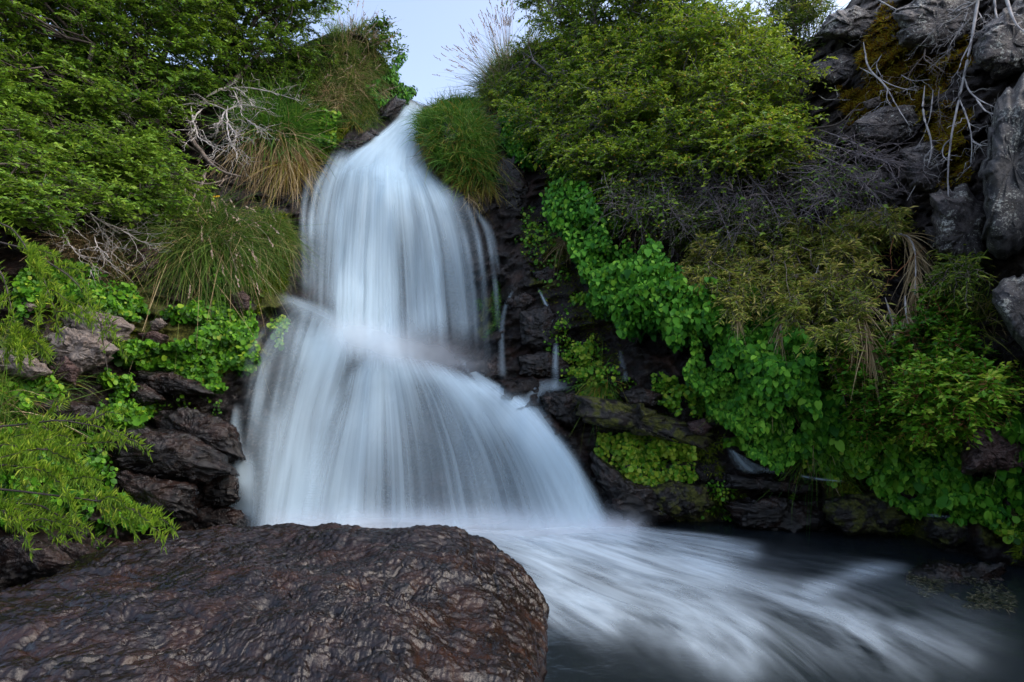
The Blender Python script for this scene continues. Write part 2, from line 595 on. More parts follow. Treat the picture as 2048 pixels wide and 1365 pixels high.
CTRL = [
    (770, 1050, 6.35), (770, 900, 6.75), (770, 780, 7.0), (770, 700, 7.15), (770, 650, 7.6), (770, 500, 8.0), (770, 400, 8.2), (790, 360, 8.45), (780, 300, 8.9), (800, 250, 9.9), (835, 205, 11.2),
    (600, 1050, 6.2), (520, 1050, 6.1), (600, 800, 6.75), (620, 700, 6.95), (660, 640, 7.1), (560, 600, 7.2), (600, 520, 7.8), (610, 400, 8.2), (660, 310, 8.8),
    (1000, 1050, 6.2), (1200, 1050, 6.12), (1060, 900, 6.4), (1060, 820, 6.6), (950, 740, 7.05), (1130, 780, 6.7), (960, 650, 7.6), (980, 520, 7.8), (930, 400, 8.3), (880, 350, 8.7),
    (1050, 450, 8.2), (1050, 600, 7.3), (1080, 700, 7.0), (1200, 700, 6.7), (1150, 850, 6.3), (1250, 900, 6.1), (1300, 1000, 6.15), (1240, 1052, 6.1),
    (1050, 380, 8.5), (1000, 300, 9.0), (920, 300, 8.9), (900, 235, 9.9), (960, 200, 11.2), (1050, 250, 9.4), (1100, 150, 9.6),
    (1200, 600, 7.0), (1150, 450, 7.6), (1300, 700, 6.3), (1300, 500, 7.0), (1300, 300, 8.0), (1300, 100, 8.8), (1450, 850, 6.0), (1500, 700, 5.9), (1500, 500, 6.6), (1500, 300, 7.4), (1500, 100, 8.0),
    (1640, 80, 8.2), (1700, 850, 5.5), (1700, 650, 5.5), (1700, 450, 6.2), (1700, 250, 6.6), (1700, 80, 7.2), (1900, 900, 5.0), (1900, 700, 4.9), (1900, 500, 5.4), (1900, 300, 5.6), (1900, 100, 6.0),
    (2048, 900, 4.6), (2048, 600, 4.4), (2048, 300, 4.8), (2048, 0, 5.4), (2300, 600, 3.6), (2300, 0, 4.4), (2300, 1000, 3.8), (1600, 950, 5.9), (1450, 1000, 6.15), (1850, 1020, 5.5),
    yw(1450, 1045), yw(1650, 1062), yw(1850, 1090), yw(2048, 1145), yw(2300, 1210),
    yw(1300, 1150, 1.25), yw(1700, 1200, 1.25), yw(2048, 1260, 1.25), yw(1000, 1150, 1.2), yw(700, 1150, 1.2), yw(1300, 1400, 1.35), yw(2300, 1450, 1.3), yw(700, 1400, 1.35), yw(1700, 1450, 1.35),
    (480, 1000, 6.1), (440, 1045, 6.2), (450, 900, 6.1), (480, 780, 6.4), (500, 700, 6.6), (540, 600, 7.1), (560, 500, 7.6), (580, 420, 8.0), (600, 340, 8.5), (700, 270, 9.1), (780, 220, 10.3), (700, 150, 9.8), (640, 80, 9.9), (760, 90, 10.4), (800, 180, 10.9),
    (350, 950, 5.6), (300, 850, 5.7), (250, 760, 5.8), (350, 650, 6.2), (300, 550, 6.6), (420, 600, 6.6), (420, 480, 7.2), (450, 350, 8.0), (450, 220, 8.8), (550, 130, 9.6), (500, 250, 8.6), (300, 400, 7.4), (300, 250, 8.2), (300, 120, 9.0),
    (150, 600, 5.7), (150, 750, 5.3), (150, 900, 5.0), (200, 1050, 4.8), (100, 1130, 4.2), (0, 1150, 3.9), (0, 1000, 4.2), (0, 850, 4.5), (0, 700, 4.9), (0, 500, 5.8), (0, 300, 7.0), (0, 120, 8.0), (-300, 800, 3.6), (-300, 300, 5.5), (-300, 1100, 3.2), (-300, 0, 6.5), (300, 1250, 5.0), (0, 1350, 4.2),
]
CT = np.array(CTRL)
cp = CT[:, :2] / 1000.0
cl = np.log(CT[:, 2])


def _tps(r2):
    return np.where(r2 > 0, .5 * r2 * np.log(np.maximum(r2, 1e-12)), 0)


_n = len(cp)
K = _tps(((cp[:, None] - cp[None]) ** 2).sum(-1)) + np.eye(_n) * 2e-5
Pm = np.concatenate([np.ones((_n, 1)), cp], 1)
A = np.zeros((_n + 3, _n + 3))
A[:_n, :_n] = K
A[:_n, _n:] = Pm
A[_n:, :_n] = Pm.T
SOL = np.linalg.solve(A, np.concatenate([cl, np.zeros(3)]))

SKY = np.array([(-700, 20), (0, 105), (300, 120), (450, 150), (540, 120), (620, 82), (660, 66), (700, 62), (740, 82), (770, 122), (795, 172), (812, 194), (835, 206), (860, 216), (920, 225), (955, 205), (972, 165), (990, 130), (1050, 95), (1150, 62), (1400, 40), (1560, 72), (1620, 82), (1650, 48), (1690, 18), (1730, -40), (1900, -150), (2700, -320)], float)


def skyline(px):
    return np.interp(px, SKY[:, 0], SKY[:, 1])


PX0, PX1, NC, NR, PYB = -640.0, 2660.0, 470, 300, 1500.0
gx = np.linspace(PX0, PX1, NC)
tt = np.linspace(0, 1, NR)
GPX = np.repeat(gx[None], NR, 0)
GPY = PYB + (skyline(gx)[None] - PYB) * tt[:, None]
q = np.stack([GPX, GPY], -1).reshape(-1, 2) / 1000.0
val = np.zeros(len(q))
for s in range(0, len(q), 20000):
    d2 = ((q[s:s + 20000, None] - cp[None]) ** 2).sum(-1)
    val[s:s + 20000] = _tps(d2) @ SOL[:_n] + SOL[_n] + q[s:s + 20000] @ SOL[_n + 1:]
YS = np.exp(np.clip(val, np.log(2.2), np.log(14))).reshape(NR, NC)      # smooth depth

base_P = px2w(GPX, GPY, YS)


def seg_dist(px, py, pts):
    pts = np.asarray(pts, float)
    d = np.full(np.shape(px), 1e9)
    if len(pts) == 1:
        return np.hypot(px - pts[0, 0], py - pts[0, 1])
    for a, b in zip(pts[:-1], pts[1:]):
        ab = b - a
        t = np.clip(((px - a[0]) * ab[0] + (py - a[1]) * ab[1]) / max((ab ** 2).sum(), 1e-9), 0, 1)
        d = np.minimum(d, np.hypot(px - a[0] - t * ab[0], py - a[1] - t * ab[1]))
    return d


def strokes(px, py, st):
    r = np.ones(np.shape(px))
    for pts, rad, amp in st:
        r = r * (1 - amp * np.exp(-(seg_dist(px, py, pts) / rad) ** 2))
    return 1 - r


FALLMASK = strokes(GPX, GPY, [([(800, 250), (770, 400), (780, 600), (780, 800), (850, 1050)], 170, .85), ([(600, 620), (600, 1000)], 90, .5)])
disp = (.16 * fbm(base_P * .9, 3, 1) + .24 * facets(base_P * np.array([1.3, 1.3, 2.2]), 11) * .6 + .10 * facets(base_P * np.array([3.1, 3.1, 4.5]), 23) + .035 * fbm(base_P * 5, 4, 5))
disp = disp + .13 * facets(base_P * np.array([3.6, 3.6, 6.5]) + .4 * fbm(base_P * 2, 2, 8)[..., None], 27) + .05 * facets(base_P * np.array([8, 8, 14.]), 29)
disp = disp * (1 - FALLMASK * .85)
YD = YS + disp


def _samp(arr, px, py):
    px = np.asarray(px, float)
    py = np.asarray(py, float)
    u = np.clip((px - PX0) / (PX1 - PX0) * (NC - 1), 0, NC - 1.001)
    sk = skyline(px)
    v = np.clip((py - PYB) / (sk - PYB) * (NR - 1), 0, NR - 1.001)
    i, j = u.astype(int), v.astype(int)
    fu, fv = u - i, v - j
    return (arr[j, i] * (1 - fu) + arr[j, i + 1] * fu) * (1 - fv) + (arr[j + 1, i] * (1 - fu) + arr[j + 1, i + 1] * fu) * fv


def TY(px, py):
    return _samp(YD, px, py)


def TS(px, py):
    return _samp(YS, px, py)


def ground(px, py, off=0.0):
    """world point on the bank seen at a place, and the outward normal there"""
    Y = TY(px, py)
    P = px2w(px, py, Y)
    e = 9.0
    dx = px2w(px + e, py, TS(px + e, py)) - px2w(px - e, py, TS(px - e, py))
    dy = px2w(px, py + e, TS(px, py + e)) - px2w(px, py - e, TS(px, py - e))
    n = unit(np.cross(dx, dy))
    n = np.where((n[..., 1:2] > 0), -n, n)
    return P + n * (off if np.ndim(off) == 0 else np.asarray(off)[..., None]), n


def in_poly(x, y, poly):
    poly = np.asarray(poly, float)
    r = np.zeros(len(x), bool)
    j = len(poly) - 1
    for i in range(len(poly)):
        xi, yi = poly[i]
        xj, yj = poly[j]
        c = ((yi > y) != (yj > y)) & (x < (xj - xi) * (y - yi) / (yj - yi + 1e-12) + xi)
        r ^= c
        j = i
    return r


def sample_poly(poly, n, edge=14, clump=0.0):
    poly = np.asarray(poly, float)
    lo, hi = poly.min(0) - edge, poly.max(0) + edge
    X, Y = np.zeros(0), np.zeros(0)
    k = rng.integers(0, 1000)
    while len(X) < n:
        x = rng.uniform(lo[0], hi[0], n * 2)
        y = rng.uniform(lo[1], hi[1], n * 2)
        p3 = np.stack([x / 38, y / 38, np.full(len(x), k * 7.7)], -1)
        jx, jy = vnoise(p3, 3) * edge * 1.6, vnoise(p3 + 31.3, 4) * edge * 1.6
        ok = in_poly(x + jx, y + jy, poly)
        if clump > 0:
            ok &= (vnoise(np.stack([x / 24, y / 24, np.full(len(x), k * 3.1)], -1), 9) * .5 + .5 + rng.uniform(-.25, .25, len(x))) > clump
        X, Y = np.concatenate([X, x[ok]]), np.concatenate([Y, y[ok]])
    return X[:n], Y[:n]


# --- terrain mesh
back = [(.35, -.02), (1.0, -.08), (2.5, -.25), (6, -.7), (16, -2), (40, -5)]
P = px2w(GPX, GPY, YD)
rows = [P]
top = P[-1]
for dy, dz in back:
    rr = top.copy()
    sc = 1 + dy / np.maximum(top[:, 1], 1)
    rr[:, 0] *= sc
    rr[:, 1] += dy
    rr[:, 2] += dz
    rows.append(rr[None])
P = np.concatenate(rows, 0)
nr = P.shape[0]
idx = np.arange(nr * NC).reshape(nr, NC)
F = np.stack([idx[:-1, :-1], idx[:-1, 1:], idx[1:, 1:], idx[1:, :-1]], -1).reshape(-1, 4)
MOSS = strokes(GPX, GPY, [
    ([(560, 460), (540, 590)], 34, .8), ([(700, 180), (640, 270)], 45, .6), ([(960, 300), (900, 330)], 60, .6), ([(1110, 330), (1115, 400)], 14, .8),
    ([(1540, 900), (1700, 930)], 40, .6), ([(1300, 1000), (1400, 1010)], 40, .7), ([(1680, 1010), (1850, 1050)], 40, .7), ([(1600, 760), (1760, 820)], 60, .6),
    ([(1990, 1060), (2048, 1040)], 30, .8), ([(1120, 500), (1090, 560)], 30, .5), ([(300, 650), (480, 700)], 60, .6), ([(1880, 60), (1800, 240)], 50, .45), ([(1400, 560), (1700, 640)], 60, .3),
    ([(100, 560), (260, 590)], 50, .4), ([(250, 820), (230, 1040)], 40, .3), ([(980, 610), (970, 660)], 16, .8)])
DRY = strokes(GPX, GPY, [([(1660, 60), (1760, 260), (1950, 400)], 170, .9), ([(1950, 0), (2100, 500)], 170, .9), ([(660, 100), (700, 160)], 40, .6), ([(150, 520), (280, 560)], 60, .5)])
DRY = np.concatenate([DRY, np.repeat(DRY[-1:], len(back), 0)], 0)
MOSS = np.concatenate([MOSS, np.repeat(MOSS[-1:], len(back), 0)], 0)
mb = MB()
mb.add(P.reshape(-1, 3), F)
tag(mb.build('hillside', M['terrain'], attrs={'moss': MOSS, 'dry': DRY}), kind='structure', label='dark wet rocky banks of the gully behind the plants')

# --- pool water
xs = np.linspace(-12, 14, 180)
ys = np.linspace(-3, 9, 120)
X, Yy = np.meshgrid(xs, ys)
Z = .012 * vnoise(np.stack([X * 2.2, Yy * 2.2, X * 0], -1), 2) + .006 * vnoise(np.stack([X * 6, Yy * 6, X * 0], -1), 3)
idx = np.arange(X.size).reshape(X.shape)
F = np.stack([idx[:-1, :-1], idx[:-1, 1:], idx[1:, 1:], idx[1:, :-1]], -1).reshape(-1, 4)
mb = MB()
mb.add(np.stack([X, Yy, Z], -1).reshape(-1, 3), F)
m, nt, out = new_mat('dark_stream_water')
b = N(nt, "ShaderNodeBsdfPrincipled")
b.inputs['Base Color'].default_value = (0.010, 0.014, 0.017, 1)
b.inputs['Roughness'].default_value = 0.22
b.inputs['IOR'].default_value = 1.33
tc = N(nt, "ShaderNodeTexCoord")
nz = N(nt, "ShaderNodeTexNoise")
nz.inputs['Scale'].default_value = 3.5
nz.inputs['Detail'].default_value = 5
nt.links.new(tc.outputs['Object'], nz.inputs['Vector'])
bp = N(nt, "ShaderNodeBump")
bp.inputs['Strength'].default_value = .35
bp.inputs['Distance'].default_value = .08
nt.links.new(nz.outputs['Fac'], bp.inputs['Height'])
nt.links.new(bp.outputs[0], b.inputs['Normal'])
nt.links.new(b.outputs[0], out.inputs[0])
tag(mb.build('pool_water', m), kind='structure', label='dark running water of the pool below the fall')


# ------------------------------------------------------------------ falling water
def resample(pts, n):
    pts = np.asarray(pts, float)
    d = np.concatenate([[0], np.cumsum(np.hypot(*np.diff(pts[:, :2], axis=0).T))])
    t = d / d[-1]
    # smooth (Catmull-like) by monotone cubic through repeated averaging
    u = np.linspace(0, 1, n)
    o = np.stack([np.interp(u, t, pts[:, c]) for c in range(pts.shape[1])], -1)
    k = max(1, n // 10)
    for _ in range(2):
        pad = np.concatenate([2 * o[:1] - o[1:k + 1][::-1], o, 2 * o[-1:] - o[-k - 1:-1][::-1]])
        ker = np.ones(2 * k + 1) / (2 * k + 1)
        o = np.stack([np.convolve(pad[:, c], ker, 'valid') for c in range(o.shape[1])], -1)
    return o


def sheet_grid(streams, nu, nv):
    S = np.stack([resample(s, nv) for s in streams])            # [m,nv,2]
    m = len(S)
    u = np.linspace(0, 1, nu)
    t = np.linspace(0, 1, m)
    G = np.zeros((nu, nv, 2))
    for j in range(nv):
        for c in range(2):
            G[:, j, c] = np.interp(u, t, S[:, j, c])
    k = max(1, nu // (m * 3))
    pad = np.concatenate([2 * G[:1] - G[1:k + 1][::-1], G, 2 * G[-1:] - G[-k - 1:-1][::-1]])
    G = sum(pad[i:i + nu] for i in range(2 * k + 1)) / (2 * k + 1)
    return G, u


def water_sheet(name, streams, dens, mat, parent, off=.12, nu=70, nv=90, flat=None, fade=(.12, .12, .06, .04), uscale=1.0, bulge=0.0, seed=0, wob=.0):
    G, u = sheet_grid(streams, nu, nv)
    px, py = G[..., 0], G[..., 1]
    if flat is None:
        Y = TS(px, py) - off - bulge * np.sin(u * pi)[:, None]
        Pw = px2w(px, py, Y)
        Pw[..., 1] += wob * vnoise(Pw * np.array([5, 5, .6]) + seed, 2)
    else:
        Pw = px2w(px, py, YW(py, flat))
        Pw[..., 2] += .018 * vnoise(Pw * np.array([1.5, 1.5, 1]) + seed, 2)
    d = strokes(px, py, dens) if not callable(dens) else dens(px, py)
    v = np.linspace(0, 1, nv)
    eu = smooth(0, fade[0], u) * smooth(0, fade[1], 1 - u)
    ev = smooth(0, fade[2], v) * smooth(0, fade[3], 1 - v)
    d = np.clip(d, 0, 1) * eu[:, None] * ev[None]
    ln = np.concatenate([np.zeros((nu, 1)), np.cumsum(np.linalg.norm(np.diff(Pw, axis=1), axis=-1), 1)], 1)
    wid = np.linalg.norm(Pw[-1, nv // 2] - Pw[0, nv // 2])
    uv = np.stack([np.repeat((u * wid * uscale)[:, None], nv, 1) + seed * 3.3, ln + seed * 1.7], -1)
    idx = np.arange(nu * nv).reshape(nu, nv)
    F = np.stack([idx[:-1, :-1], idx[1:, :-1], idx[1:, 1:], idx[:-1, 1:]], -1).reshape(-1, 4)
    mb = MB()
    mb.add(Pw.reshape(-1, 3), F)
    return mb.build(name, mat, parent, attrs={'dens': d}, uv=uv.reshape(-1, 2))


MW = water_sheet_mat('falling_white_water', 3.6, .2, 1.0, fine=.4, distort=.25)
MWs = water_sheet_mat('soft_white_water', 3.0, .4, .45, distort=.3)
MWf = water_sheet_mat('combed_white_water', 5.5, .12, .85, fine=.6)
MFoam = water_sheet_mat('stream_foam_water', 2.6, .75, 1.2, col=(.66, .78, .87), distort=1.1, fine=.45)
MMist = water_sheet_mat('spray_mist', 1.2, 1.2, .35, col=(.78, .84, .92), trans=.5)

fall = thing('waterfall', 'broad silky white waterfall dropping in two tiers down the dark gully', 'waterfall', px2w(800, 1050, 6.3))
# top cascade, over the lip
S1 = [[(812, 196), (797, 234), (748, 272), (705, 300), (640, 340), (615, 400)], [(824, 200), (806, 238), (765, 272), (730, 300), (690, 345), (672, 420)], [(838, 206), (826, 240), (800, 275), (775, 310), (765, 350), (758, 430)], [(852, 214), (843, 240), (828, 275), (815, 310), (820, 350), (845, 430)], [(872, 222), (862, 244), (850, 280), (850, 310), (885, 360), (935, 430)]]
D1 = [([(835, 200), (825, 240)], 26, .6), ([(820, 240), (790, 275), (760, 300)], 42, .95), ([(740, 290), (680, 320)], 36, .75), ([(800, 300), (770, 345), (840, 345)], 50, .9)]
water_sheet('top_cascade', S1, D1, MW, fall, .15, 70, 80, fade=(.22, .22, .02, .35), uscale=1.2)
water_sheet('top_cascade_spray', S1, [([(815, 245), (780, 285), (740, 300)], 40, .5), ([(700, 310), (780, 340)], 40, .5)], MWs, fall, .30, 50, 60, fade=(.3, .3, .1, .4), seed=2)
S2 = [[(652, 300), (612, 370), (597, 450), (588, 540), (580, 600), (575, 660)], [(690, 292), (652, 370), (640, 480), (633, 590), (632, 660), (628, 720)], [(730, 290), (712, 380), (705, 500), (700, 620), (702, 705), (700, 770)],
      [(770, 290), (765, 380), (765, 500), (765, 620), (768, 715), (768, 790)], [(805, 300), (828, 380), (846, 480), (856, 600), (866, 730), (880, 800)], [(835, 325), (885, 380), (915, 460), (932, 580), (942, 745), (955, 810)], [(855, 335), (935, 390), (972, 450), (992, 560), (1004, 755), (1015, 800)]]
D2 = [([(760, 310), (752, 500), (755, 700)], 55, .90), ([(700, 330), (680, 450), (690, 560)], 46, .6), ([(690, 600), (690, 690)], 40, .5), ([(820, 380), (850, 450), (860, 620)], 46, .56), ([(870, 400), (915, 480), (930, 640)], 34, .24), ([(640, 360), (625, 450)], 22, .26), ([(608, 430), (614, 560)], 16, .14),
      ([(930, 400), (965, 460), (985, 560), (990, 700)], 24, .15), ([(800, 375), (890, 395)], 26, .4)]
water_sheet('upper_curtain', S2, [(a, r, k * .74) for a, r, k in D2], MW, fall, .16, 110, 100, fade=(.10, .14, .10, .22))
water_sheet('upper_curtain_veil', S2, [(a, r * 1.15, k * .42) for a, r, k in D2], MWf, fall, .30, 110, 100, fade=(.14, .18, .16, .28), seed=4, wob=.05)
S3 = [[(560, 575), (520, 680), (498, 850), (470, 1060)], [(590, 585), (558, 690), (526, 850), (500, 1065)], [(640, 605), (606, 700), (566, 850), (535, 1065)], [(700, 610), (672, 690), (628, 850), (600, 1065)], [(760, 630), (742, 700), (695, 850), (665, 1065)]]
D3 = [([(690, 635), (640, 690)], 52, .85), ([(640, 700), (590, 850), (560, 1050)], 46, .80), ([(690, 720), (650, 900), (620, 1050)], 40, .7), ([(570, 600), (640, 640)], 16, .45), ([(530, 640), (500, 900)], 26, .12), ([(540, 850), (515, 1050)], 26, .34)]
water_sheet('ledge_spill', S3, [(a, r * .92, k * .72) for a, r, k in D3], MW, fall, .18, 80, 90, fade=(.5, .3, .14, .03), seed=1)
water_sheet('ledge_spill_veil', S3, [(a, r * 1.1, k * .35) for a, r, k in D3], MWs, fall, .32, 60, 70, fade=(.3, .3, .2, .03), seed=5)
S4 = [[(680, 745), (640, 850), (580, 960), (540, 1066)], [(718, 712), (692, 830), (660, 950), (640, 1066)], [(750, 694), (738, 800), (730, 930), (725, 1066)], [(780, 690), (800, 800), (815, 930), (822, 1066)], [(812, 696), (860, 790), (900, 920), (922, 1066)],
      [(852, 710), (930, 800), (990, 920), (1030, 1066)], [(902, 730), (1000, 815), (1070, 920), (1128, 1068)], [(965, 755), (1065, 832), (1140, 935), (1205, 1070)], [(1085, 790), (1118, 865), (1185, 960), (1243, 1072)]]
D4 = [([(690, 738), (770, 702), (850, 720), (960, 768)], 30, .97), ([(770, 710), (740, 800), (700, 950), (680, 1060)], 60, .62), ([(640, 830), (590, 1050)], 40, .7), ([(780, 760), (800, 1060)], 50, .34), ([(870, 760), (930, 1060)], 48, .30), ([(930, 800), (1000, 1050)], 40, .34), ([(960, 780), (1050, 860), (1110, 1060)], 46, .62),
      ([(1050, 830), (1130, 930), (1190, 1060)], 50, .92), ([(700, 1060), (1230, 1065)], 34, .55), ([(1090, 820), (1150, 920)], 30, .7)]
water_sheet('lower_fan', S4, [(a, r, k * .85) for a, r, k in D4], MWf, fall, .18, 150, 100, fade=(.12, .10, .18, .03), seed=7)
water_sheet('lower_fan_veil', S4, [(a, r * 1.1, k * .38) for a, r, k in D4], MWs, fall, .34, 110, 80, fade=(.16, .12, .2, .03), seed=9, wob=.04)
S5 = [[(905, 700), (960, 742), (1010, 770), (1060, 795), (1090, 850)], [(915, 715), (960, 760), (1010, 790), (1050, 815), (1075, 870)], [(930, 745), (970, 790), (1010, 815), (1040, 840), (1060, 890)]]
water_sheet('side_flow', S5, [([(930, 725), (1000, 775), (1060, 805)], 30, .6), ([(1040, 800), (1070, 850)], 36, .5)], MWs, fall, .16, 40, 50, fade=(.4, .4, .25, .3), seed=3)
S6 = [[(1160, 772), (1110, 752), (1075, 755), (1040, 780), (1035, 830)], [(1155, 780), (1110, 768), (1080, 772), (1055, 800), (1055, 850)], [(1140, 785), (1105, 785), (1090, 792), (1075, 815), (1080, 870)]]
water_sheet('side_flow', S6, [([(1130, 775), (1080, 770), (1050, 810)], 24, .26)], MWs, fall, .15, 40, 50, fade=(.45, .45, .35, .3), seed=6)
S7 = [[(555, 575), (600, 590), (650, 605), (700, 625)], [(545, 592), (590, 606), (640, 628), (690, 655)], [(540, 610), (585, 630), (630, 655), (680, 690)]]
water_sheet('ledge_crest', S7, [([(560, 590), (640, 612), (690, 640)], 14, .26), ([(580, 605), (700, 660)], 30, .2)], MWs, fall, .15, 40, 50, fade=(.5, .5, .4, .3), seed=8)
S8 = [[(470, 780), (455, 860), (440, 940), (420, 1030)], [(490, 790), (480, 870), (480, 950), (470, 1040)], [(520, 800), (515, 880), (520, 960), (520, 1050)]]
water_sheet('left_veil', S8, [([(460, 830), (470, 900), (490, 960)], 16, .35), ([(510, 940), (500, 1040)], 26, .5), ([(440, 1020), (500, 1040)], 24, .35)], MWs, fall, .14, 40, 60, fade=(.25, .25, .15, .1), seed=11)


def trickle(label, pts, w, amp=.7, off=.18, mat=None, cat='trickle'):
    pts = np.asarray(pts, float)
    t = np.gradient(pts, axis=0)
    nn = np.stack([-t[:, 1], t[:, 0]], -1)
    nn = nn / np.linalg.norm(nn, axis=1, keepdims=True)
    w = np.asarray(w, float).reshape(-1, 1) * np.ones((len(pts), 1))
    st = [pts - nn * w, pts, pts + nn * w]
    c = pts[len(pts) // 2]
    root = thing('trickle', label, cat, px2w(c[0], c[1], TS(c[0], c[1])), 'small trickles beside the main fall')
    water_sheet('water_thread', st, lambda px, py: amp * (.6 + .55 * vnoise(np.stack([px / 14, py / 26, px * 0 + amp * 31], -1), 5)), mat or MWs, root, off, 16, 50, fade=(.5, .5, .12, .12), seed=rng.integers(0, 50))


trickle('thin white trickle dropping down dark rock onto the side ledge', [(1075, 575), (1096, 615), (1108, 655), (1112, 700), (1110, 740), (1110, 790)], [3, 5, 9, 7, 9, 12], .62)
trickle('faint short trickle on the wet rock nearest the right edge of the upper curtain', [(1030, 575), (1010, 610), (1003, 650), (1002, 700), (1004, 760)], [4, 6, 7, 9, 14], .2)
spl = thing('trickle', 'small splash of white water at the foot of the leafy right bank above a ledge', 'trickle', px2w(1500, 930, TS(1500, 930)), 'small trickles beside the main fall')
water_sheet('water_fan', [[(1450, 892), (1458, 920), (1478, 948)], [(1462, 896), (1480, 925), (1505, 950)], [(1470, 902), (1505, 930), (1545, 950)], [(1476, 908), (1525, 934), (1600, 950)]], lambda px, py: np.full(px.shape, .42), MWf, spl, .14, 30, 40, fade=(.4, .35, .15, .25), seed=31)
trickle('little dash of white water on the brown ledge right of the small splash', [(1596, 951), (1620, 956), (1650, 960), (1690, 964)], [3, 5, 4, 2], .4, .14)
trickle('bluish water slipping below the broad leaves at the far right bank', [(1800, 1002), (1830, 1020), (1870, 1032), (1910, 1036)], [5, 9, 6, 3], .35, .12)
trickle('faint double trickle on the dark rock under the heart leaf carpet', [(1240, 700), (1245, 730), (1252, 765)], [6, 8, 10], .3)

S9 = [[(610, 590), (540, 640), (490, 720), (470, 830)], [(620, 610), (560, 670), (515, 780), (490, 900)], [(640, 640), (590, 720), (545, 840), (515, 1000)]]
water_sheet('left_veil', S9, [([(600, 620), (520, 720), (500, 860)], 40, .13)], MWf, fall, .20, 50, 60, fade=(.4, .35, .2, .4), seed=15)
SL = [[(x, 610), (x + (x - 790) * .08, 680), (x + (x - 790) * .16, 770)] for x in (620, 680, 740, 800, 860, 920, 990)]
water_sheet('ledge_mist', SL, [([(690, 665), (770, 690), (860, 705), (960, 745)], 34, .40)], MMist, fall, .42, 60, 40, fade=(.3, .3, .3, .3), seed=17)
for k_, (pts_, w_, a_) in enumerate([
    ([(628, 330), (610, 390), (606, 460), (610, 560), (612, 600)], [6, 8, 7, 6, 5], .5), ([(640, 340), (624, 400), (622, 480), (630, 590)], [6, 7, 6, 5], .45), ([(604, 380), (594, 450), (592, 520), (588, 590)], [4, 5, 5, 4], .35),
    ([(900, 365), (945, 420), (965, 520), (975, 660), (978, 740)], [5, 7, 6, 6, 8], .42), ([(880, 370), (925, 440), (945, 560), (955, 720)], [5, 7, 6, 8], .45), ([(930, 395), (975, 450), (990, 560), (1000, 700)], [4, 6, 5, 6], .32), ([(945, 425), (968, 440), (985, 470), (1000, 560)], [4, 7, 6, 4], .4),
    ([(700, 330), (680, 420), (672, 560), (676, 640)], [9, 10, 9, 9], .5), ([(840, 380), (868, 460), (878, 600), (890, 740)], [8, 9, 8, 9], .4), ([(815, 370), (838, 450), (846, 600), (850, 720)], [7, 8, 7, 8], .45),
    ([(560, 640), (530, 720), (508, 840), (485, 1000)], [8, 12, 12, 12], .3), ([(545, 640), (505, 700), (488, 780)], [6, 9, 9], .3), ([(575, 690), (548, 800), (528, 1000)], [8, 9, 10], .35),
    ([(455, 850), (470, 890), (480, 930), (500, 1000)], [10, 14, 10, 16], .35), ([(430, 975), (470, 950), (490, 970), (500, 1030)], [6, 6, 8, 14], .35), ([(1090, 850), (1150, 940), (1200, 1055)], [16, 18, 22], .45), ([(740, 720), (690, 860), (660, 1050)], [14, 16, 18], .4), ([(700, 735), (640, 860), (600, 1050)], [14, 16, 18], .45)]):
    pts_ = np.asarray(pts_, float)
    t_ = np.gradient(pts_, axis=0)
    nn_ = np.stack([-t_[:, 1], t_[:, 0]], -1)
    nn_ = nn_ / np.linalg.norm(nn_, axis=1, keepdims=True) * np.asarray(w_, float)[:, None] * 1.5
    a_ *= .45 if k_ < 7 else .75
    water_sheet('strand', [pts_ - nn_, pts_, pts_ + nn_], lambda px, py, a=a_: a * (.75 + .5 * vnoise(np.stack([px / 30, py / 45, px * 0 + a * 50], -1), 5)), MW, fall, .22 + .05 * (k_ % 3), 20, 60, fade=(.5, .5, .3, .55), seed=40 + k_)

# foam on the pool
SF2 = [[(700, 1062), (960, 1150), (1150, 1280), (1250, 1450)], [(950, 1058), (1120, 1130), (1380, 1240), (1600, 1470)], [(1080, 1056), (1320, 1120), (1620, 1220), (1880, 1420)], [(1200, 1054), (1480, 1105), (1780, 1170), (2100, 1330)], [(1290, 1050), (1600, 1085), (1900, 1120), (2300, 1220)]]
SF = [[(600, 1062), (900, 1150), (1080, 1300), (1150, 1450)], [(900, 1060), (1040, 1150), (1250, 1290), (1400, 1480)], [(1050, 1058), (1230, 1150), (1480, 1280), (1680, 1480)], [(1180, 1055), (1400, 1130), (1680, 1250), (1950, 1440)], [(1260, 1052), (1520, 1100), (1800, 1190), (2200, 1350)], [(1320, 1050), (1620, 1085), (1900, 1135), (2300, 1240)]]
DF = [([(700, 1075), (1240, 1075)], 40, .95), ([(1050, 1110), (1420, 1130)], 55, .75), ([(1120, 1180), (1350, 1260), (1480, 1340)], 44, .48), ([(1400, 1130), (1620, 1210), (1750, 1290), (1850, 1350)], 30, .36), ([(1620, 1185), (1800, 1125)], 22, .45), ([(1720, 1255), (1760, 1290)], 24, .42), ([(1800, 1260), (1940, 1320)], 24, .18),
      ([(1090, 1130), (1100, 1210), (1200, 1230)], 55, .75), ([(1250, 1150), (1500, 1260)], 40, .45), ([(1500, 1280), (1600, 1350)], 36, .28), ([(1240, 1055), (1500, 1100)], 22, .4), ([(1300, 1180), (1900, 1320)], 110, .25)]
fo = water_sheet('stream_foam', SF, [(a, r * .8, k * .5) for a, r, k in DF], MFoam, None, flat=.03, nu=150, nv=130, fade=(.12, .15, .01, .4), uscale=1.0)
tag(fo, 'silky white foam streaking across the dark pool from the foot of the fall', 'foam', kind='stuff')
fo2 = water_sheet('stream_foam', SF2, [(a, r * .9, k * .34) for a, r, k in DF], MFoam, None, flat=.07, nu=110, nv=100, fade=(.12, .15, .01, .4), seed=5)
tag(fo2, 'thin upper layer of pale foam gliding over the pool', 'foam', kind='stuff')
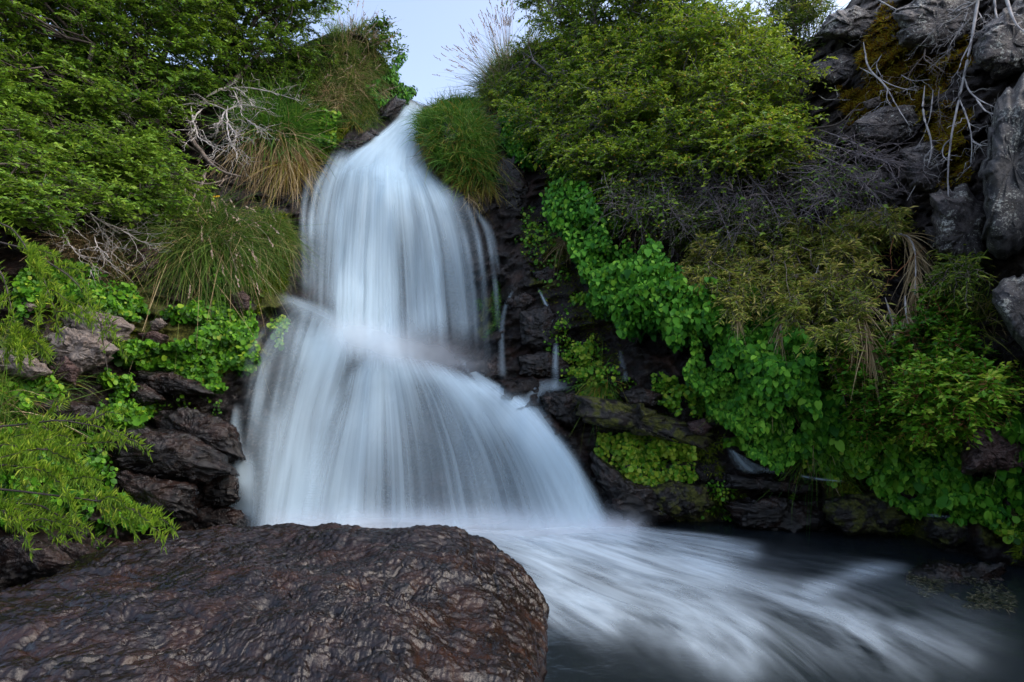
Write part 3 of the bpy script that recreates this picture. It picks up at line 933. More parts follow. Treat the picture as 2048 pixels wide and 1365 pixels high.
for i, (off, y0, y1, amp) in enumerate([(.35, 990, 1085, .5), (.6, 1010, 1100, .4), (.2, 960, 1075, .3)]):
    SM = [[(x, y0 + 10 * sin(x / 90 + i)), (x, (y0 + y1) / 2), (x, y1)] for x in (440, 600, 800, 1000, 1150, 1250, 1340)]
    o = water_sheet('spray_mist', SM, [([(560, y1 - 22), (1250, y1 - 22)], 34, amp)], MMist, None, off, 60, 30, fade=(.2, .15, .5, .1), seed=20 + i)
    tag(o, ['soft bank of spray where the lower fan meets the pool', 'thin outer spray drifting in front of the fall foot', 'faint inner spray close against the lower fan'][i], 'mist', kind='stuff')


# ------------------------------------------------------------------ rocks
def rock(name, label, poly, thick, mat, seed=0, off=.0, Y=None, amp=.95, cat='rock', group=None, n=130, nr=30, sharp=.6, tilt=0.0, cell=2.0):
    poly = np.asarray(poly, float)
    c = poly.mean(0)
    cl_ = np.concatenate([poly, poly[:1]])
    d = np.concatenate([[0], np.cumsum(np.hypot(*np.diff(cl_, axis=0).T))])
    u = np.linspace(0, d[-1], n, endpoint=False)
    O = np.stack([np.interp(u, d, cl_[:, k]) for k in (0, 1)], -1)
    O = O + (O - c) * (.09 * facets(np.stack([O[:, 0] / 38, O[:, 1] / 26, O[:, 0] * 0 + seed], -1), 5) + .03 * fbm(np.stack([O[:, 0] / 12, O[:, 1] / 12, O[:, 0] * 0 + seed], -1), 2, 6))[:, None]
    Y0 = (float(TS(c[0], c[1])) if Y is None else Y) - off
    size = np.sqrt(((poly - c) ** 2).sum(1).mean()) / FPX * Y0
    a = np.linspace(0.03, pi - .03, nr * 2 + 1)
    rho = np.abs(np.sin(a)) ** sharp
    dep = -np.sign(np.cos(a)) * np.abs(np.cos(a)) ** .8 * thick
    pts = c[None, None] + (O[None] - c) * rho[:, None, None]
    Yg = Y0 + dep[:, None] + tilt * (pts[..., 1] - c[1]) / FPX * Y0
    Pw = px2w(pts[..., 0], pts[..., 1], Yg)
    ctr = px2w(c[0], c[1], Y0)
    q = (Pw - ctr) / size
    di = unit(q)
    disp = amp * size * (.20 * facets(q * cell * .6 + seed * 5.1, 3) + .13 * facets(q * cell * np.array([1.4, 1.4, 2.4]) + seed, 8) + .07 * facets(q * cell * np.array([3.3, 3.3, 5.5]) + seed, 9) + .05 * fbm(q * 5 + seed, 4, 2))
    wgt = np.where(rho[:, None] > .97, .35, 1.0)
    Pw = Pw + di * (disp * wgt)[..., None]
    idx = np.arange(Pw.shape[0] * n).reshape(Pw.shape[0], n)
    F = np.stack([idx[:-1], np.roll(idx[:-1], -1, 1), np.roll(idx[1:], -1, 1), idx[1:]], -1).reshape(-1, 4)
    mb = MB()
    mb.add(Pw.reshape(-1, 3), F)
    k = mb.n
    for ring, pole, flip in ((idx[0], Pw[0].mean(0), 0), (idx[-1], Pw[-1].mean(0), 1)):
        mb.V.append(pole[None])
        mb.R.append(np.array([.5]))
        r2 = np.roll(ring, -1)
        mb.F3.append(np.stack([np.full(n, mb.n), r2, ring], -1) if not flip else np.stack([np.full(n, mb.n), ring, r2], -1))
        mb.n += 1
    mb.V = [np.concatenate(mb.V) - ctr]
    o = mb.build(name, mat)
    o.location = tuple(ctr)
    return tag(o, label, cat, group)


# the big wet boulder the camera stands behind
def big_boulder():
    rim = [(0, 1194, .47), (-180, 1250, .43), (90, 1162, .53), (165, 1116, .58), (240, 1086, .62), (340, 1066, .66), (430, 1054, .67), (520, 1051, .67), (572, 1042, .69), (640, 1048, .68), (700, 1052, .68), (760, 1058, .67), (800, 1059, .67), (870, 1053, .68), (930, 1062, .66), (980, 1085, .63), (1030, 1120, .58), (1062, 1152, .53), (1088, 1195, .46)]
    pts = []
    for px, py, z in sorted(rim):
        w = px2w(px, py, YW(py, z))
        pts.append((w[0], w[1], z))
    xr = pts[-1]
    pts += [(.115, 2.45, .42), (.085, 2.15, .45), (.06, 1.8, .5), (.02, 1.3, .5), (-.02, .8, .45), (-.3, .5, .4), (-1.2, .4, .4), (-2.2, .9, .36), (-2.6, 1.6, .4)]
    pts = np.array(pts)
    c = np.array([-.75, 2.0])
    cl_ = np.concatenate([pts, pts[:1]])
    d = np.concatenate([[0], np.cumsum(np.hypot(*np.diff(cl_[:, :2], axis=0).T))])
    n = 1000
    u = np.linspace(0, d[-1], n, endpoint=False)
    O = np.stack([np.interp(u, d, cl_[:, k]) for k in range(3)], -1)
    for _ in range(5):
        O = .5 * O + .25 * (np.roll(O, 1, 0) + np.roll(O, -1, 0))
    rings = []
    for r in np.linspace(.004, 1, 330):
        p = np.empty((n, 3))
        p[:, :2] = c + (O[:, :2] - c) * r
        zc = .66
        p[:, 2] = zc + (O[:, 2] - zc) * (.15 * r + .55 * r ** 2 + .30 * r ** 6) + .03 * (1 - r ** 8) * smooth(.6, 1, np.full(n, r))
        rings.append(p)
    for s in np.linspace(.02, 1, 60):
        p = np.empty((n, 3))
        bul = .03 * np.sin(min(s * 2.2, 1) * pi) ** 1 - .02 * s
        p[:, :2] = O[:, :2] + unit(O[:, :2] - c) * bul
        p[:, 2] = O[:, 2] - .95 * (s ** 1.5)
        rings.append(p)
    Pw = np.stack(rings)
    q = Pw.copy()
    du = unit(np.gradient(Pw, axis=0))
    dv = unit(np.roll(Pw, -1, 1) - np.roll(Pw, 1, 1))
    nn = unit(np.cross(dv, du))
    nn = np.where((nn[..., 2:3] < -.2), -nn, nn)
    RW = np.concatenate([1 - .9 * smooth(.7, 1, np.linspace(.004, 1, 330)), np.full(60, .1)])[:, None]
    wq = q + .045 * np.stack([fbm(q * 2.6, 3, 51), fbm(q * 2.6 + 9, 3, 52), fbm(q * 2.6 + 4, 3, 53)], -1)
    rg = lambda sc, k: 1 - np.abs(vnoise(wq * np.array(sc), k)) * 2
    bl = lambda sc, k: np.abs(vnoise(wq * np.array(sc), k)) * 2 - .6
    h = (RW * (.030 * fbm(wq * 2.6, 2, 91) + .005 * facets(wq * np.array([2.3, 2.6, 2.6]), 31) + .045 * fbm(q * 1.6, 3, 6)) + (.4 + .6 * RW) * .018 * fbm(q * 4.3, 3, 3) + .008 * bl((7, 9, 8), 61) + .0052 * bl((17, 21, 19), 63)
         + .0036 * bl((37, 45, 40), 65) + .0022 * bl((80, 92, 86), 67) + .006 * facets(wq * np.array([11, 14, 13.]), 41) + .003 * facets(wq * np.array([31, 36, 34.]), 45))
    # weathered grooves and small pits
    g = np.abs(vnoise(q * np.array([2.2, 4.0, 3]) + .6 * vnoise(q * 5, 12)[..., None], 14))
    h -= .014 * np.exp(-(g / .035) ** 2) * smooth(-.1, .3, vnoise(q * 1.3, 77))
    for kk_, fr_, wd_ in ((81, 3.2, .018), (83, 5.5, .02), (85, 9.0, .025)):
        g = np.abs(vnoise(wq * np.array([fr_, fr_ * 1.5, fr_]) + .5 * fbm(q * 6, 3, kk_)[..., None], kk_))
        h -= .012 * np.exp(-(g / wd_) ** 2) * smooth(-.05, .35, vnoise(q * 1.9, kk_ + 1))
    for (bx, by, rad, dep) in ((532, 1215, .035, .06), (668, 1235, .018, .04), (255, 1240, .03, .03), (430, 1120, .02, .02)):
        w = px2w(bx, by, YW(by, .66))
        h -= dep * np.exp(-(np.hypot(q[..., 0] - w[0], q[..., 1] - w[1]) / rad) ** 2)
    Pw = Pw + nn * h[..., None]
    idx = np.arange(Pw.shape[0] * n).reshape(-1, n)
    F = np.stack([idx[:-1], np.roll(idx[:-1], -1, 1), np.roll(idx[1:], -1, 1), idx[1:]], -1).reshape(-1, 4)
    mb = MB()
    base = np.array([-.75, 2.0, 0])
    mb.add((Pw - base).reshape(-1, 3), F[:, ::-1])
    o = mb.build('boulder', M['boulder'])
    o.location = tuple(base)
    return tag(o, 'huge wet reddish brown boulder filling the near corner in front of the fall', 'boulder')


big_boulder()

GR = 'rocks on the banks'
ROCKS = [
    # left pale rocks
    ('pale cracked flat rock among the leaves, topmost of the dry left cluster', [(115, 640), (160, 615), (240, 640), (268, 655), (250, 680), (190, 700), (120, 690)], .30, 'palerock', .22),
    ('pale layered rock leaning below the topmost dry one on the left bank', [(75, 690), (130, 655), (200, 672), (235, 700), (200, 735), (150, 750), (95, 735)], .28, 'palerock', .34),
    ('brown angular block at the foot of the pale left rocks', [(95, 735), (130, 712), (160, 740), (150, 770), (110, 765)], .16, 'winerock', .35),
    ('long brown flat rock at the left edge below the feathery branch', [(-40, 705), (20, 695), (80, 720), (100, 745), (70, 765), (0, 750), (-40, 745)], .22, 'palerock', .28),
    ('small grey flat stone behind the feathery branch at far left', [(30, 610), (55, 602), (75, 612), (60, 625), (35, 622)], .12, 'palerock', .2),
    ('pinkish brown stone peeping out above the leaf mat', [(275, 668), (310, 662), (338, 675), (320, 690), (285, 685)], .12, 'winerock', .25),
    ('small tan stone between leaf mat and big drooping tussock', [(300, 645), (320, 636), (335, 648), (322, 660), (303, 658)], .1, 'palerock', .22),
    ('purple grey stone beside the moss strip left of the fall', [(462, 590), (485, 582), (500, 595), (497, 618), (478, 622), (462, 608)], .13, 'winerock', .2),
    ('wine red rock under the gnarled roots', [(315, 442), (350, 430), (378, 445), (370, 468), (325, 470)], .2, 'winerock', .2),
    ('brown shadowed boulder left of the big drooping tussock', [(250, 505), (280, 490), (320, 500), (320, 540), (285, 575), (250, 570)], .25, 'winerock', .15),
    # left dark wet ledges
    ('long dark wet ledge running right under the leaf mat', [(240, 738), (330, 745), (400, 765), (430, 790), (330, 790), (250, 775)], .25, 'wetrock', .25),
    ('shiny block at the near end of the dark left ledge', [(240, 770), (290, 765), (330, 800), (280, 815), (240, 805)], .2, 'wetrock', .3),
    ('dark slab with pale wet glints at the left edge', [(-40, 800), (60, 790), (150, 800), (210, 830), (190, 860), (100, 850), (-40, 835)], .3, 'wetrock', .2),
    ('sloping dark wet slab left of the fall foot', [(290, 830), (380, 810), (470, 850), (490, 920), (430, 930), (340, 890), (300, 870)], .3, 'wetrock', .18),
    ('reddish dome of wet rock with water creeping over its crest', [(185, 880), (270, 860), (370, 865), (440, 905), (470, 950), (390, 965), (290, 945), (200, 925)], .4, 'wetrock', .3),
    ('rounded wet rock knob closest to the left edge of the lower fan', [(395, 945), (440, 938), (478, 955), (480, 1000), (450, 1020), (405, 1005), (385, 975)], .25, 'wetrock', .3),
    ('dark ribbed rock behind the boulder, under the reddish dome', [(190, 930), (290, 945), (385, 975), (390, 1030), (330, 1050), (240, 1010), (200, 970)], .35, 'wetrock', .25),
    ('low rock half lost in spray left of the fall foot', [(340, 1010), (420, 1000), (490, 1020), (500, 1060), (400, 1070), (330, 1055)], .25, 'wetrock', .3),
    ('cracked brown block in the shade behind the boulder at far left', [(-40, 1080), (40, 1070), (110, 1090), (160, 1130), (100, 1160), (-40, 1180)], .3, 'wetrock', .35),
    ('tilted dark slab wedged between boulder and clover patch', [(90, 1080), (170, 1085), (210, 1110), (150, 1150), (100, 1130)], .25, 'wetrock', .2),
    # middle right dark rocks
    ('black rounded rock splitting the side flow right of the lower fan', [(930, 725), (975, 720), (1015, 745), (1025, 762), (975, 760), (935, 748)], .2, 'wetrock', .12),
    ('dark wet rock with water sliding round it right of the lower fan', [(1080, 795), (1110, 780), (1150, 785), (1180, 810), (1160, 860), (1120, 850), (1085, 825)], .25, 'wetrock', .22),
    ('dark ledge rock reaching right from beside the lower fan', [(1150, 790), (1230, 800), (1330, 830), (1440, 870), (1420, 905), (1300, 870), (1190, 850), (1150, 830)], .3, 'mossrock', .22),
    ('purplish stepped stone beneath the heart leaf carpet', [(1065, 545), (1110, 530), (1125, 545), (1105, 575), (1075, 570)], .14, 'wetrock', .2),
    ('rust stained stone beside the short faint trickle', [(1010, 600), (1050, 585), (1075, 600), (1050, 625), (1015, 620)], .16, 'wetrock', .18),
    ('dark rounded rock that the thin trickle runs past', [(1040, 625), (1090, 612), (1130, 640), (1130, 700), (1085, 710), (1040, 690)], .25, 'wetrock', .15),
    ('wet stone with pale sheen right of the thin trickle', [(1130, 635), (1165, 628), (1170, 650), (1145, 668), (1128, 655)], .12, 'wetrock', .22),
    ('black wet rocks just above the side ledge', [(1035, 715), (1090, 700), (1150, 720), (1150, 765), (1090, 755), (1040, 750)], .2, 'wetrock', .14),
    ('dark rock with sheen under the small right tussock', [(1235, 785), (1280, 775), (1330, 790), (1310, 815), (1255, 815)], .18, 'wetrock', .22),
    ('small purplish stone below the loose clover on the right', [(1375, 845), (1410, 838), (1425, 855), (1405, 870), (1380, 865)], .12, 'winerock', .25),
    ('dark rock face under the bright clover patch at the pool edge', [(1180, 900), (1260, 960), (1330, 985), (1350, 1040), (1270, 1055), (1220, 1010), (1180, 950)], .3, 'wetrock', .15),
    ('olive moss covered boulder at the pool edge under the clover patch', [(1285, 975), (1340, 960), (1410, 975), (1430, 1010), (1390, 1040), (1310, 1035)], .3, 'mossrock', .3),
    ('flat black ledge in front of the small splash', [(1440, 945), (1540, 955), (1640, 970), (1640, 995), (1520, 985), (1440, 975)], .25, 'wetrock', .3),
    ('dark wet rock sloping into the pool on the right', [(1440, 1000), (1540, 990), (1640, 1010), (1690, 1050), (1600, 1075), (1480, 1055)], .3, 'wetrock', .28),
    ('rounded moss cushion rock at the right pool edge', [(1640, 1000), (1700, 985), (1790, 1000), (1840, 1035), (1800, 1070), (1700, 1068), (1650, 1040)], .35, 'mossrock', .35),
    ('low dark stone beyond the moss cushion rock', [(1850, 1040), (1920, 1035), (1990, 1060), (1980, 1095), (1890, 1095), (1850, 1075)], .25, 'mossrock', .3),
    ('reddish brown angular boulder with white flecks by the right edge', [(1925, 880), (1945, 855), (1985, 852), (2048, 895), (2045, 935), (1990, 952), (1925, 945)], .35, 'winerock', .35),
    ('weedy brown rock just breaking the water at lower right', [(1800, 1150), (1880, 1120), (1980, 1140), (2030, 1190), (2010, 1230), (1900, 1200), (1820, 1185)], .25, 'wetrock', None),
    # upper right cliff
    ('huge grey lichen spotted slab leaning along the right edge', [(2120, 90), (2060, 140), (1995, 200), (1975, 280), (1960, 350), (1975, 430), (1960, 480), (2010, 520), (2120, 480)], .55, 'slab', .45),
    ('dark lichen flecked cliff block below the grey slab', [(1860, 390), (1930, 370), (1985, 420), (1975, 480), (1990, 540), (1920, 545), (1870, 500)], .5, 'lichen', .15),
    ('pointed grey rock jutting from the right edge', [(1985, 580), (2010, 560), (2090, 545), (2100, 720), (2045, 700), (2010, 650), (1985, 610)], .4, 'slab', .35),
    ('wedge of dark grey rock poking out under the dead branches', [(1700, 250), (1760, 215), (1830, 215), (1850, 270), (1800, 285), (1730, 280)], .3, 'lichen', .35),
    ('thin flat stone balanced above the grey wedge', [(1725, 205), (1760, 195), (1762, 210), (1735, 220)], .1, 'palerock', .4),
    ('dark craggy block on the skyline above the cliff', [(1635, 70), (1660, 30), (1710, 10), (1760, 30), (1770, 75), (1700, 85)], .45, 'lichen', .2),
    ('rough brown block below the skyline crag', [(1620, 130), (1690, 95), (1740, 115), (1730, 160), (1660, 175), (1615, 160)], .4, 'lichen', .2),
    ('lichen flecked boulder behind the dead branches near the top corner', [(1960, 60), (2060, -20), (2120, 60), (2060, 140), (1985, 160), (1950, 120)], .45, 'lichen', .2),
    ('brown cliff ledge under the bare twig tangle', [(1690, 350), (1760, 340), (1820, 370), (1800, 410), (1720, 395)], .3, 'lichen', .2),
    ('dark boulder in the gap below the cliff block', [(1850, 455), (1900, 450), (1925, 480), (1900, 505), (1860, 500)], .2, 'lichen', .2),
    ('rugged brown cliff piece left of the hanging dead branch', [(1800, 300), (1870, 280), (1900, 330), (1880, 390), (1820, 380)], .35, 'lichen', .15),
    ('mossy brown crag at the very top right', [(1790, 20), (1880, -30), (1960, -10), (1950, 70), (1870, 110), (1800, 90)], .5, 'lichen', .1),
    ('black step rock breaking the left side of the top cascade', [(650, 318), (690, 285), (735, 262), (752, 272), (728, 292), (690, 312), (660, 335)], .16, 'wetrock', .35),
    ('small dark rock showing through the top cascade', [(725, 268), (745, 258), (760, 268), (748, 284), (730, 284)], .12, 'wetrock', .4),
    ('dark rock under the lip beside the green grass hump', [(985, 330), (1030, 310), (1060, 380), (1050, 450), (1000, 440), (975, 390)], .16, 'wetrock', -.4),
    ('black wet rock at the left side of the lip', [(760, 240), (800, 225), (815, 200), (790, 195), (740, 235), (700, 275), (725, 280)], .18, 'wetrock', .05),
    ('rounded grey boulder far upstream beyond the lip', [(888, 225), (895, 202), (912, 194), (930, 200), (942, 225)], .5, 'slab', None),
]
for i, (lab, poly, th, mt, off) in enumerate(ROCKS):
    kw = {}
    if off is None:
        if 'weedy' in lab:
            kw = dict(Y=float(YW(1160, -.05)), off=0)
        else:
            kw = dict(Y=13.5, off=0)
    else:
        kw = dict(amp=.6 if mt in ('wetrock', 'mossrock') else .85, off=off * .45 if mt not in ('wetrock', 'mossrock') else off * .18 - .06)
    if mt in ('slab', 'lichen'):
        kw.update(amp=.55 if mt == 'lichen' else .28, cell=1.2, sharp=.45)
    rock('rock' if 'boulder' not in lab else 'boulder', lab, poly, th, M[mt], i + 1, group=GR, cat='rock' if 'boulder' not in lab else 'boulder', **kw)


# ------------------------------------------------------------------ plants: leaf carpets
def carpet(name, label, cat, poly, n, L, mat, shape='broad', thick=.12, asp=.75, clump=.0, hang=.9, edge=16, stems=False, bias=0.5, kind='stuff', lift=.02):
    if shape == 'round':
        n, L = int(n * 1.15), L * .78
    else:
        n, L, bias = int(n * 2.3), L * .50, bias - .02
    x, y = sample_poly(poly, n, edge, clump)
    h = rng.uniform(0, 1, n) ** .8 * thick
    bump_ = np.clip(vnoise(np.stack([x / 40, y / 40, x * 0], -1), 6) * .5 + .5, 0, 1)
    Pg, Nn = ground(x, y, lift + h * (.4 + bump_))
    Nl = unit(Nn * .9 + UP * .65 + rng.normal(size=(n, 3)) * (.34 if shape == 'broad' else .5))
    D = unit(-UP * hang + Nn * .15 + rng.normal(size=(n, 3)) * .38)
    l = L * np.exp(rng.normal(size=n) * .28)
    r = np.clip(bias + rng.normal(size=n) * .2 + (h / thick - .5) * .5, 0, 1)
    mb = MB()
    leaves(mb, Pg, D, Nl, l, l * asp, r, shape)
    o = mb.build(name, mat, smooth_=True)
    return tag(o, label, cat, kind=kind)


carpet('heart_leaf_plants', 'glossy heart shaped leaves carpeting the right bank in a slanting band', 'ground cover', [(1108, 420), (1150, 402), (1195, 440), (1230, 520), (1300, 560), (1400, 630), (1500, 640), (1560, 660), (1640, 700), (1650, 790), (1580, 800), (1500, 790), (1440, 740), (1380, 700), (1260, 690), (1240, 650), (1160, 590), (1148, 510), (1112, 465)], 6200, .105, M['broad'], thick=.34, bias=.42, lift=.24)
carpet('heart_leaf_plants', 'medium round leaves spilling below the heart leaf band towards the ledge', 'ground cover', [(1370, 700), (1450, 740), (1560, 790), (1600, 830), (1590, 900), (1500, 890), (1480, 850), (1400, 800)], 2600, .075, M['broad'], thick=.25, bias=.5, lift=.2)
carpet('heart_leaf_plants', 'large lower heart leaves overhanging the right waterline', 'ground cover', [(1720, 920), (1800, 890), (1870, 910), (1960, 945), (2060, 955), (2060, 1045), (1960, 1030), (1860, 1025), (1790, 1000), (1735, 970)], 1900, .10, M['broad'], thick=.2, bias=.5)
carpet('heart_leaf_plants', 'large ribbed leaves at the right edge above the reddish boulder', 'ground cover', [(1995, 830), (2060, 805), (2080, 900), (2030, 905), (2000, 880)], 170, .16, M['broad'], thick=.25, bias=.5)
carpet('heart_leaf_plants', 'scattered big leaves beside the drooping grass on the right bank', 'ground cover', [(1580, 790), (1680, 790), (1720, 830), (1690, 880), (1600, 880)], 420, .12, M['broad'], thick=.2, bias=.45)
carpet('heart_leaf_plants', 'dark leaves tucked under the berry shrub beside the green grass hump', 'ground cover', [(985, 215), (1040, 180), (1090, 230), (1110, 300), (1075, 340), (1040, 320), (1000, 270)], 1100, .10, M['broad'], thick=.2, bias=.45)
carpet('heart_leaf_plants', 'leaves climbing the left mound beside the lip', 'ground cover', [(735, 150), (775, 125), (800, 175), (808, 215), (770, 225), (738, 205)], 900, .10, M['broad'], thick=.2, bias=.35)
carpet('heart_leaf_plants', 'leafy tuft hanging over the dark rock under the hump', 'ground cover', [(1015, 300), (1060, 310), (1075, 345), (1050, 352), (1020, 330)], 240, .09, M['broad'], thick=.2, bias=.45)
carpet('small_leaf_plants', 'green leafy mat over the left lip of the fall', 'ground cover', [(595, 255), (640, 240), (690, 250), (680, 285), (640, 300), (610, 310)], 1100, .065, M['clover'], 'round', .15, .9, bias=.4)
carpet('small_leaf_plants', 'thick mat of small leaves on the left bank beside the fall', 'ground cover', [(225, 690), (300, 675), (380, 680), (440, 640), (490, 625), (500, 680), (490, 740), (440, 785), (390, 770), (320, 745), (240, 740), (215, 720)], 5200, .052, M['clover'], 'round', .2, .95, bias=.3)
carpet('small_leaf_plants', 'strip of leaves creeping under the big drooping tussock', 'ground cover', [(440, 560), (500, 520), (520, 560), (495, 590), (470, 585), (440, 620), (400, 650), (330, 650), (360, 630)], 1500, .055, M['clover'], 'round', .14, .95, bias=.28)
carpet('small_leaf_plants', 'tongue of small leaves hanging down the dark left rocks', 'ground cover', [(200, 745), (245, 750), (250, 790), (290, 805), (285, 850), (230, 870), (200, 840), (215, 800)], 1700, .048, M['clover'], 'round', .16, .95, bias=.34)
carpet('small_leaf_plants', 'clump of small leaves behind the big boulder on the left', 'ground cover', [(170, 1040), (220, 1000), (290, 990), (300, 1030), (250, 1075), (190, 1100), (160, 1085)], 1500, .045, M['clover'], 'round', .2, .95, bias=.36)
carpet('small_leaf_plants', 'small leaves and weeds round the pale left rocks', 'ground cover', [(60, 560), (180, 540), (280, 600), (300, 640), (200, 630), (100, 620), (20, 660)], 2400, .045, M['clover'], 'round', .15, .95, bias=.3, clump=.3)
carpet('small_leaf_plants', 'loose weeds at the left edge under the feathery branch', 'ground cover', [(-30, 770), (90, 760), (100, 800), (60, 830), (-30, 820)], 900, .045, M['clover'], 'round', .15, .95, bias=.4)
carpet('small_leaf_plants', 'low weeds below the feathery branch near the boulder', 'ground cover', [(-30, 880), (180, 880), (200, 960), (160, 1050), (-30, 1060)], 2600, .045, M['clover'], 'round', .2, .95, bias=.25, clump=.25)
carpet('clover_patch', 'bright lime clover patch on the rock beside the lower fan', 'ground cover', [(1192, 860), (1230, 862), (1300, 870), (1345, 860), (1385, 905), (1390, 945), (1330, 965), (1270, 975), (1215, 945), (1190, 910)], 2400, .042, M['clover'], 'round', .1, 1.0, bias=.68, clump=.22)
carpet('clover_patch', 'loose yellowish clover right of the thin trickle', 'ground cover', [(1120, 690), (1190, 660), (1215, 690), (1205, 740), (1150, 755), (1120, 730)], 620, .04, M['clover'], 'round', .08, 1.0, bias=.6, clump=.42)
carpet('clover_patch', 'small clover tuft under the heart leaf carpet near the trickle', 'ground cover', [(1145, 600), (1200, 605), (1210, 630), (1160, 628)], 220, .04, M['clover'], 'round', .08, 1.0, bias=.5, clump=.35)
carpet('clover_patch', 'loose clover hanging below the heart leaves at mid right', 'ground cover', [(1290, 750), (1370, 740), (1420, 790), (1440, 830), (1360, 840), (1310, 800)], 800, .042, M['clover'], 'round', .1, 1.0, bias=.5, clump=.4)
carpet('clover_patch', 'round clover leaves round the small right tussock', 'ground cover', [(1172, 770), (1215, 760), (1238, 800), (1205, 815), (1175, 795)], 360, .042, M['clover'], 'round', .1, 1.0, bias=.6, clump=.2)
carpet('clover_patch', 'tiny clover on the dark wall left of the heart leaf carpet', 'ground cover', [(1060, 450), (1095, 440), (1100, 500), (1070, 505)], 160, .045, M['clover'], 'round', .08, 1.0, bias=.45, clump=.4)
carpet('small_leaf_plants', 'green weeds along the top of the right ledge above the splash', 'ground cover', [(1460, 870), (1560, 850), (1680, 890), (1760, 900), (1740, 940), (1600, 930), (1500, 900)], 1900, .05, M['clover'], 'round', .14, .95, bias=.35, clump=.25)
carpet('small_leaf_plants', 'leafy slope of small plants above the reddish boulder', 'ground cover', [(1680, 850), (1780, 830), (1900, 850), (1930, 900), (1880, 930), (1780, 910), (1700, 900)], 2600, .052, M['clover'], 'round', .18, .95, bias=.35)
carpet('small_leaf_plants', 'weeds at the right edge just above the water', 'ground cover', [(1985, 1030), (2060, 1025), (2070, 1080), (2010, 1060)], 300, .05, M['clover'], 'round', .12, .95, bias=.5, clump=.3)
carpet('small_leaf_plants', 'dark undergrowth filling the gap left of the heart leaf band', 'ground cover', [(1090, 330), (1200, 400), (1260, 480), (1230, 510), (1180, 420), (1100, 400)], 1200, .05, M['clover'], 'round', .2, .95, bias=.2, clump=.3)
carpet('small_leaf_plants', 'spray wetted weeds on the rock left of the lower fan', 'ground cover', [(540, 655), (575, 650), (580, 690), (550, 690)], 160, .05, M['clover'], 'round', .1, .95, bias=.55)

carpet('clover_patch', 'tiny bright leaves dotting the black wall right of the upper curtain', 'ground cover', [(1040, 430), (1110, 420), (1140, 520), (1150, 600), (1110, 620), (1060, 560)], 300, .036, M['clover'], 'round', .08, 1.0, bias=.4, clump=.55)
carpet('clover_patch', 'scattered small leaves on the dark rocks under the thin trickle', 'ground cover', [(1060, 640), (1230, 690), (1290, 760), (1260, 840), (1150, 800), (1080, 740)], 420, .034, M['clover'], 'round', .08, 1.0, bias=.5, clump=.58)
carpet('clover_patch', 'specks of clover along the dark rocks at the pool edge', 'ground cover', [(1260, 960), (1480, 960), (1640, 1000), (1600, 1040), (1400, 1040), (1270, 1020)], 320, .034, M['clover'], 'round', .06, 1.0, bias=.5, clump=.62)
carpet('clover_patch', 'small weeds in the cracks of the dark left ledges', 'ground cover', [(230, 750), (420, 770), (470, 850), (300, 880), (180, 900)], 380, .034, M['clover'], 'round', .08, 1.0, bias=.4, clump=.6)


def moss(name, label, poly, n, L, mat, thick=.03, clump=.25):
    x, y = sample_poly(poly, n, 14, clump)
    Pg, Nn = ground(x, y, 0.0)
    D = unit(Nn + rng.normal(size=(n, 3)) * .6 + UP * .1)
    mb = MB()
    blades(mb, Pg - Nn * .01, D, L * np.exp(rng.normal(size=n) * .3), .3, L * .22, np.clip(.5 + rng.normal(size=n) * .25, 0, 1), k=3)
    return tag(mb.build(name, mat), label, 'moss', kind='stuff')


moss('moss', 'bright green moss strip hanging down the left edge of the upper fall', [(520, 440), (575, 430), (590, 480), (560, 560), (520, 630), (500, 600), (530, 520)], 7000, .07, M['mossy'], clump=.1)
moss('moss', 'olive moss under the grass on the left lip', [(600, 290), (690, 250), (760, 225), (740, 250), (660, 290), (610, 330)], 3000, .07, M['mossy'])
moss('moss', 'green moss streak on the rock in the right side of the curtain', [(972, 600), (985, 560), (997, 580), (990, 640), (968, 670)], 1400, .06, M['lush'], clump=.05)
moss('moss', 'orange and yellow moss on the top right cliff', [(1760, 20), (1870, 0), (1940, 30), (1935, 140), (1850, 200), (1750, 210), (1720, 130)], 12000, .065, M['orange_moss'], clump=.4)
moss('moss', 'yellow moss down the cliff beside the hanging dead branch', [(1850, 240), (1920, 210), (1940, 300), (1935, 370), (1880, 360)], 5000, .055, M['orange_moss'], clump=.3)
moss('moss', 'moss tufts round the grey wedge rock', [(1660, 180), (1740, 180), (1850, 180), (1870, 240), (1700, 250)], 4500, .06, M['orange_moss'], clump=.45)
moss('moss', 'olive moss along the lower right ledge', [(1600, 900), (1720, 920), (1760, 960), (1700, 990), (1610, 950)], 2600, .045, M['mossy'], clump=.3)
moss('moss', 'moss cushion over the right pool edge', [(1660, 1000), (1740, 990), (1830, 1020), (1830, 1060), (1720, 1060)], 3600, .05, M['mossy'], clump=.3)
moss('moss', 'moss on the overhang right of the grass hump', [(1095, 330), (1120, 325), (1125, 400), (1105, 410)], 1000, .06, M['mossy'], clump=.1)
moss('moss', 'moss lump at the right edge by the water', [(2020, 1050), (2060, 1040), (2070, 1110), (2030, 1110)], 800, .05, M['mossy'], clump=.1)
moss('moss', 'yellow green moss under the round leaves at mid right', [(1620, 730), (1680, 740), (1690, 800), (1640, 800)], 900, .05, M['mossy'], clump=.2)

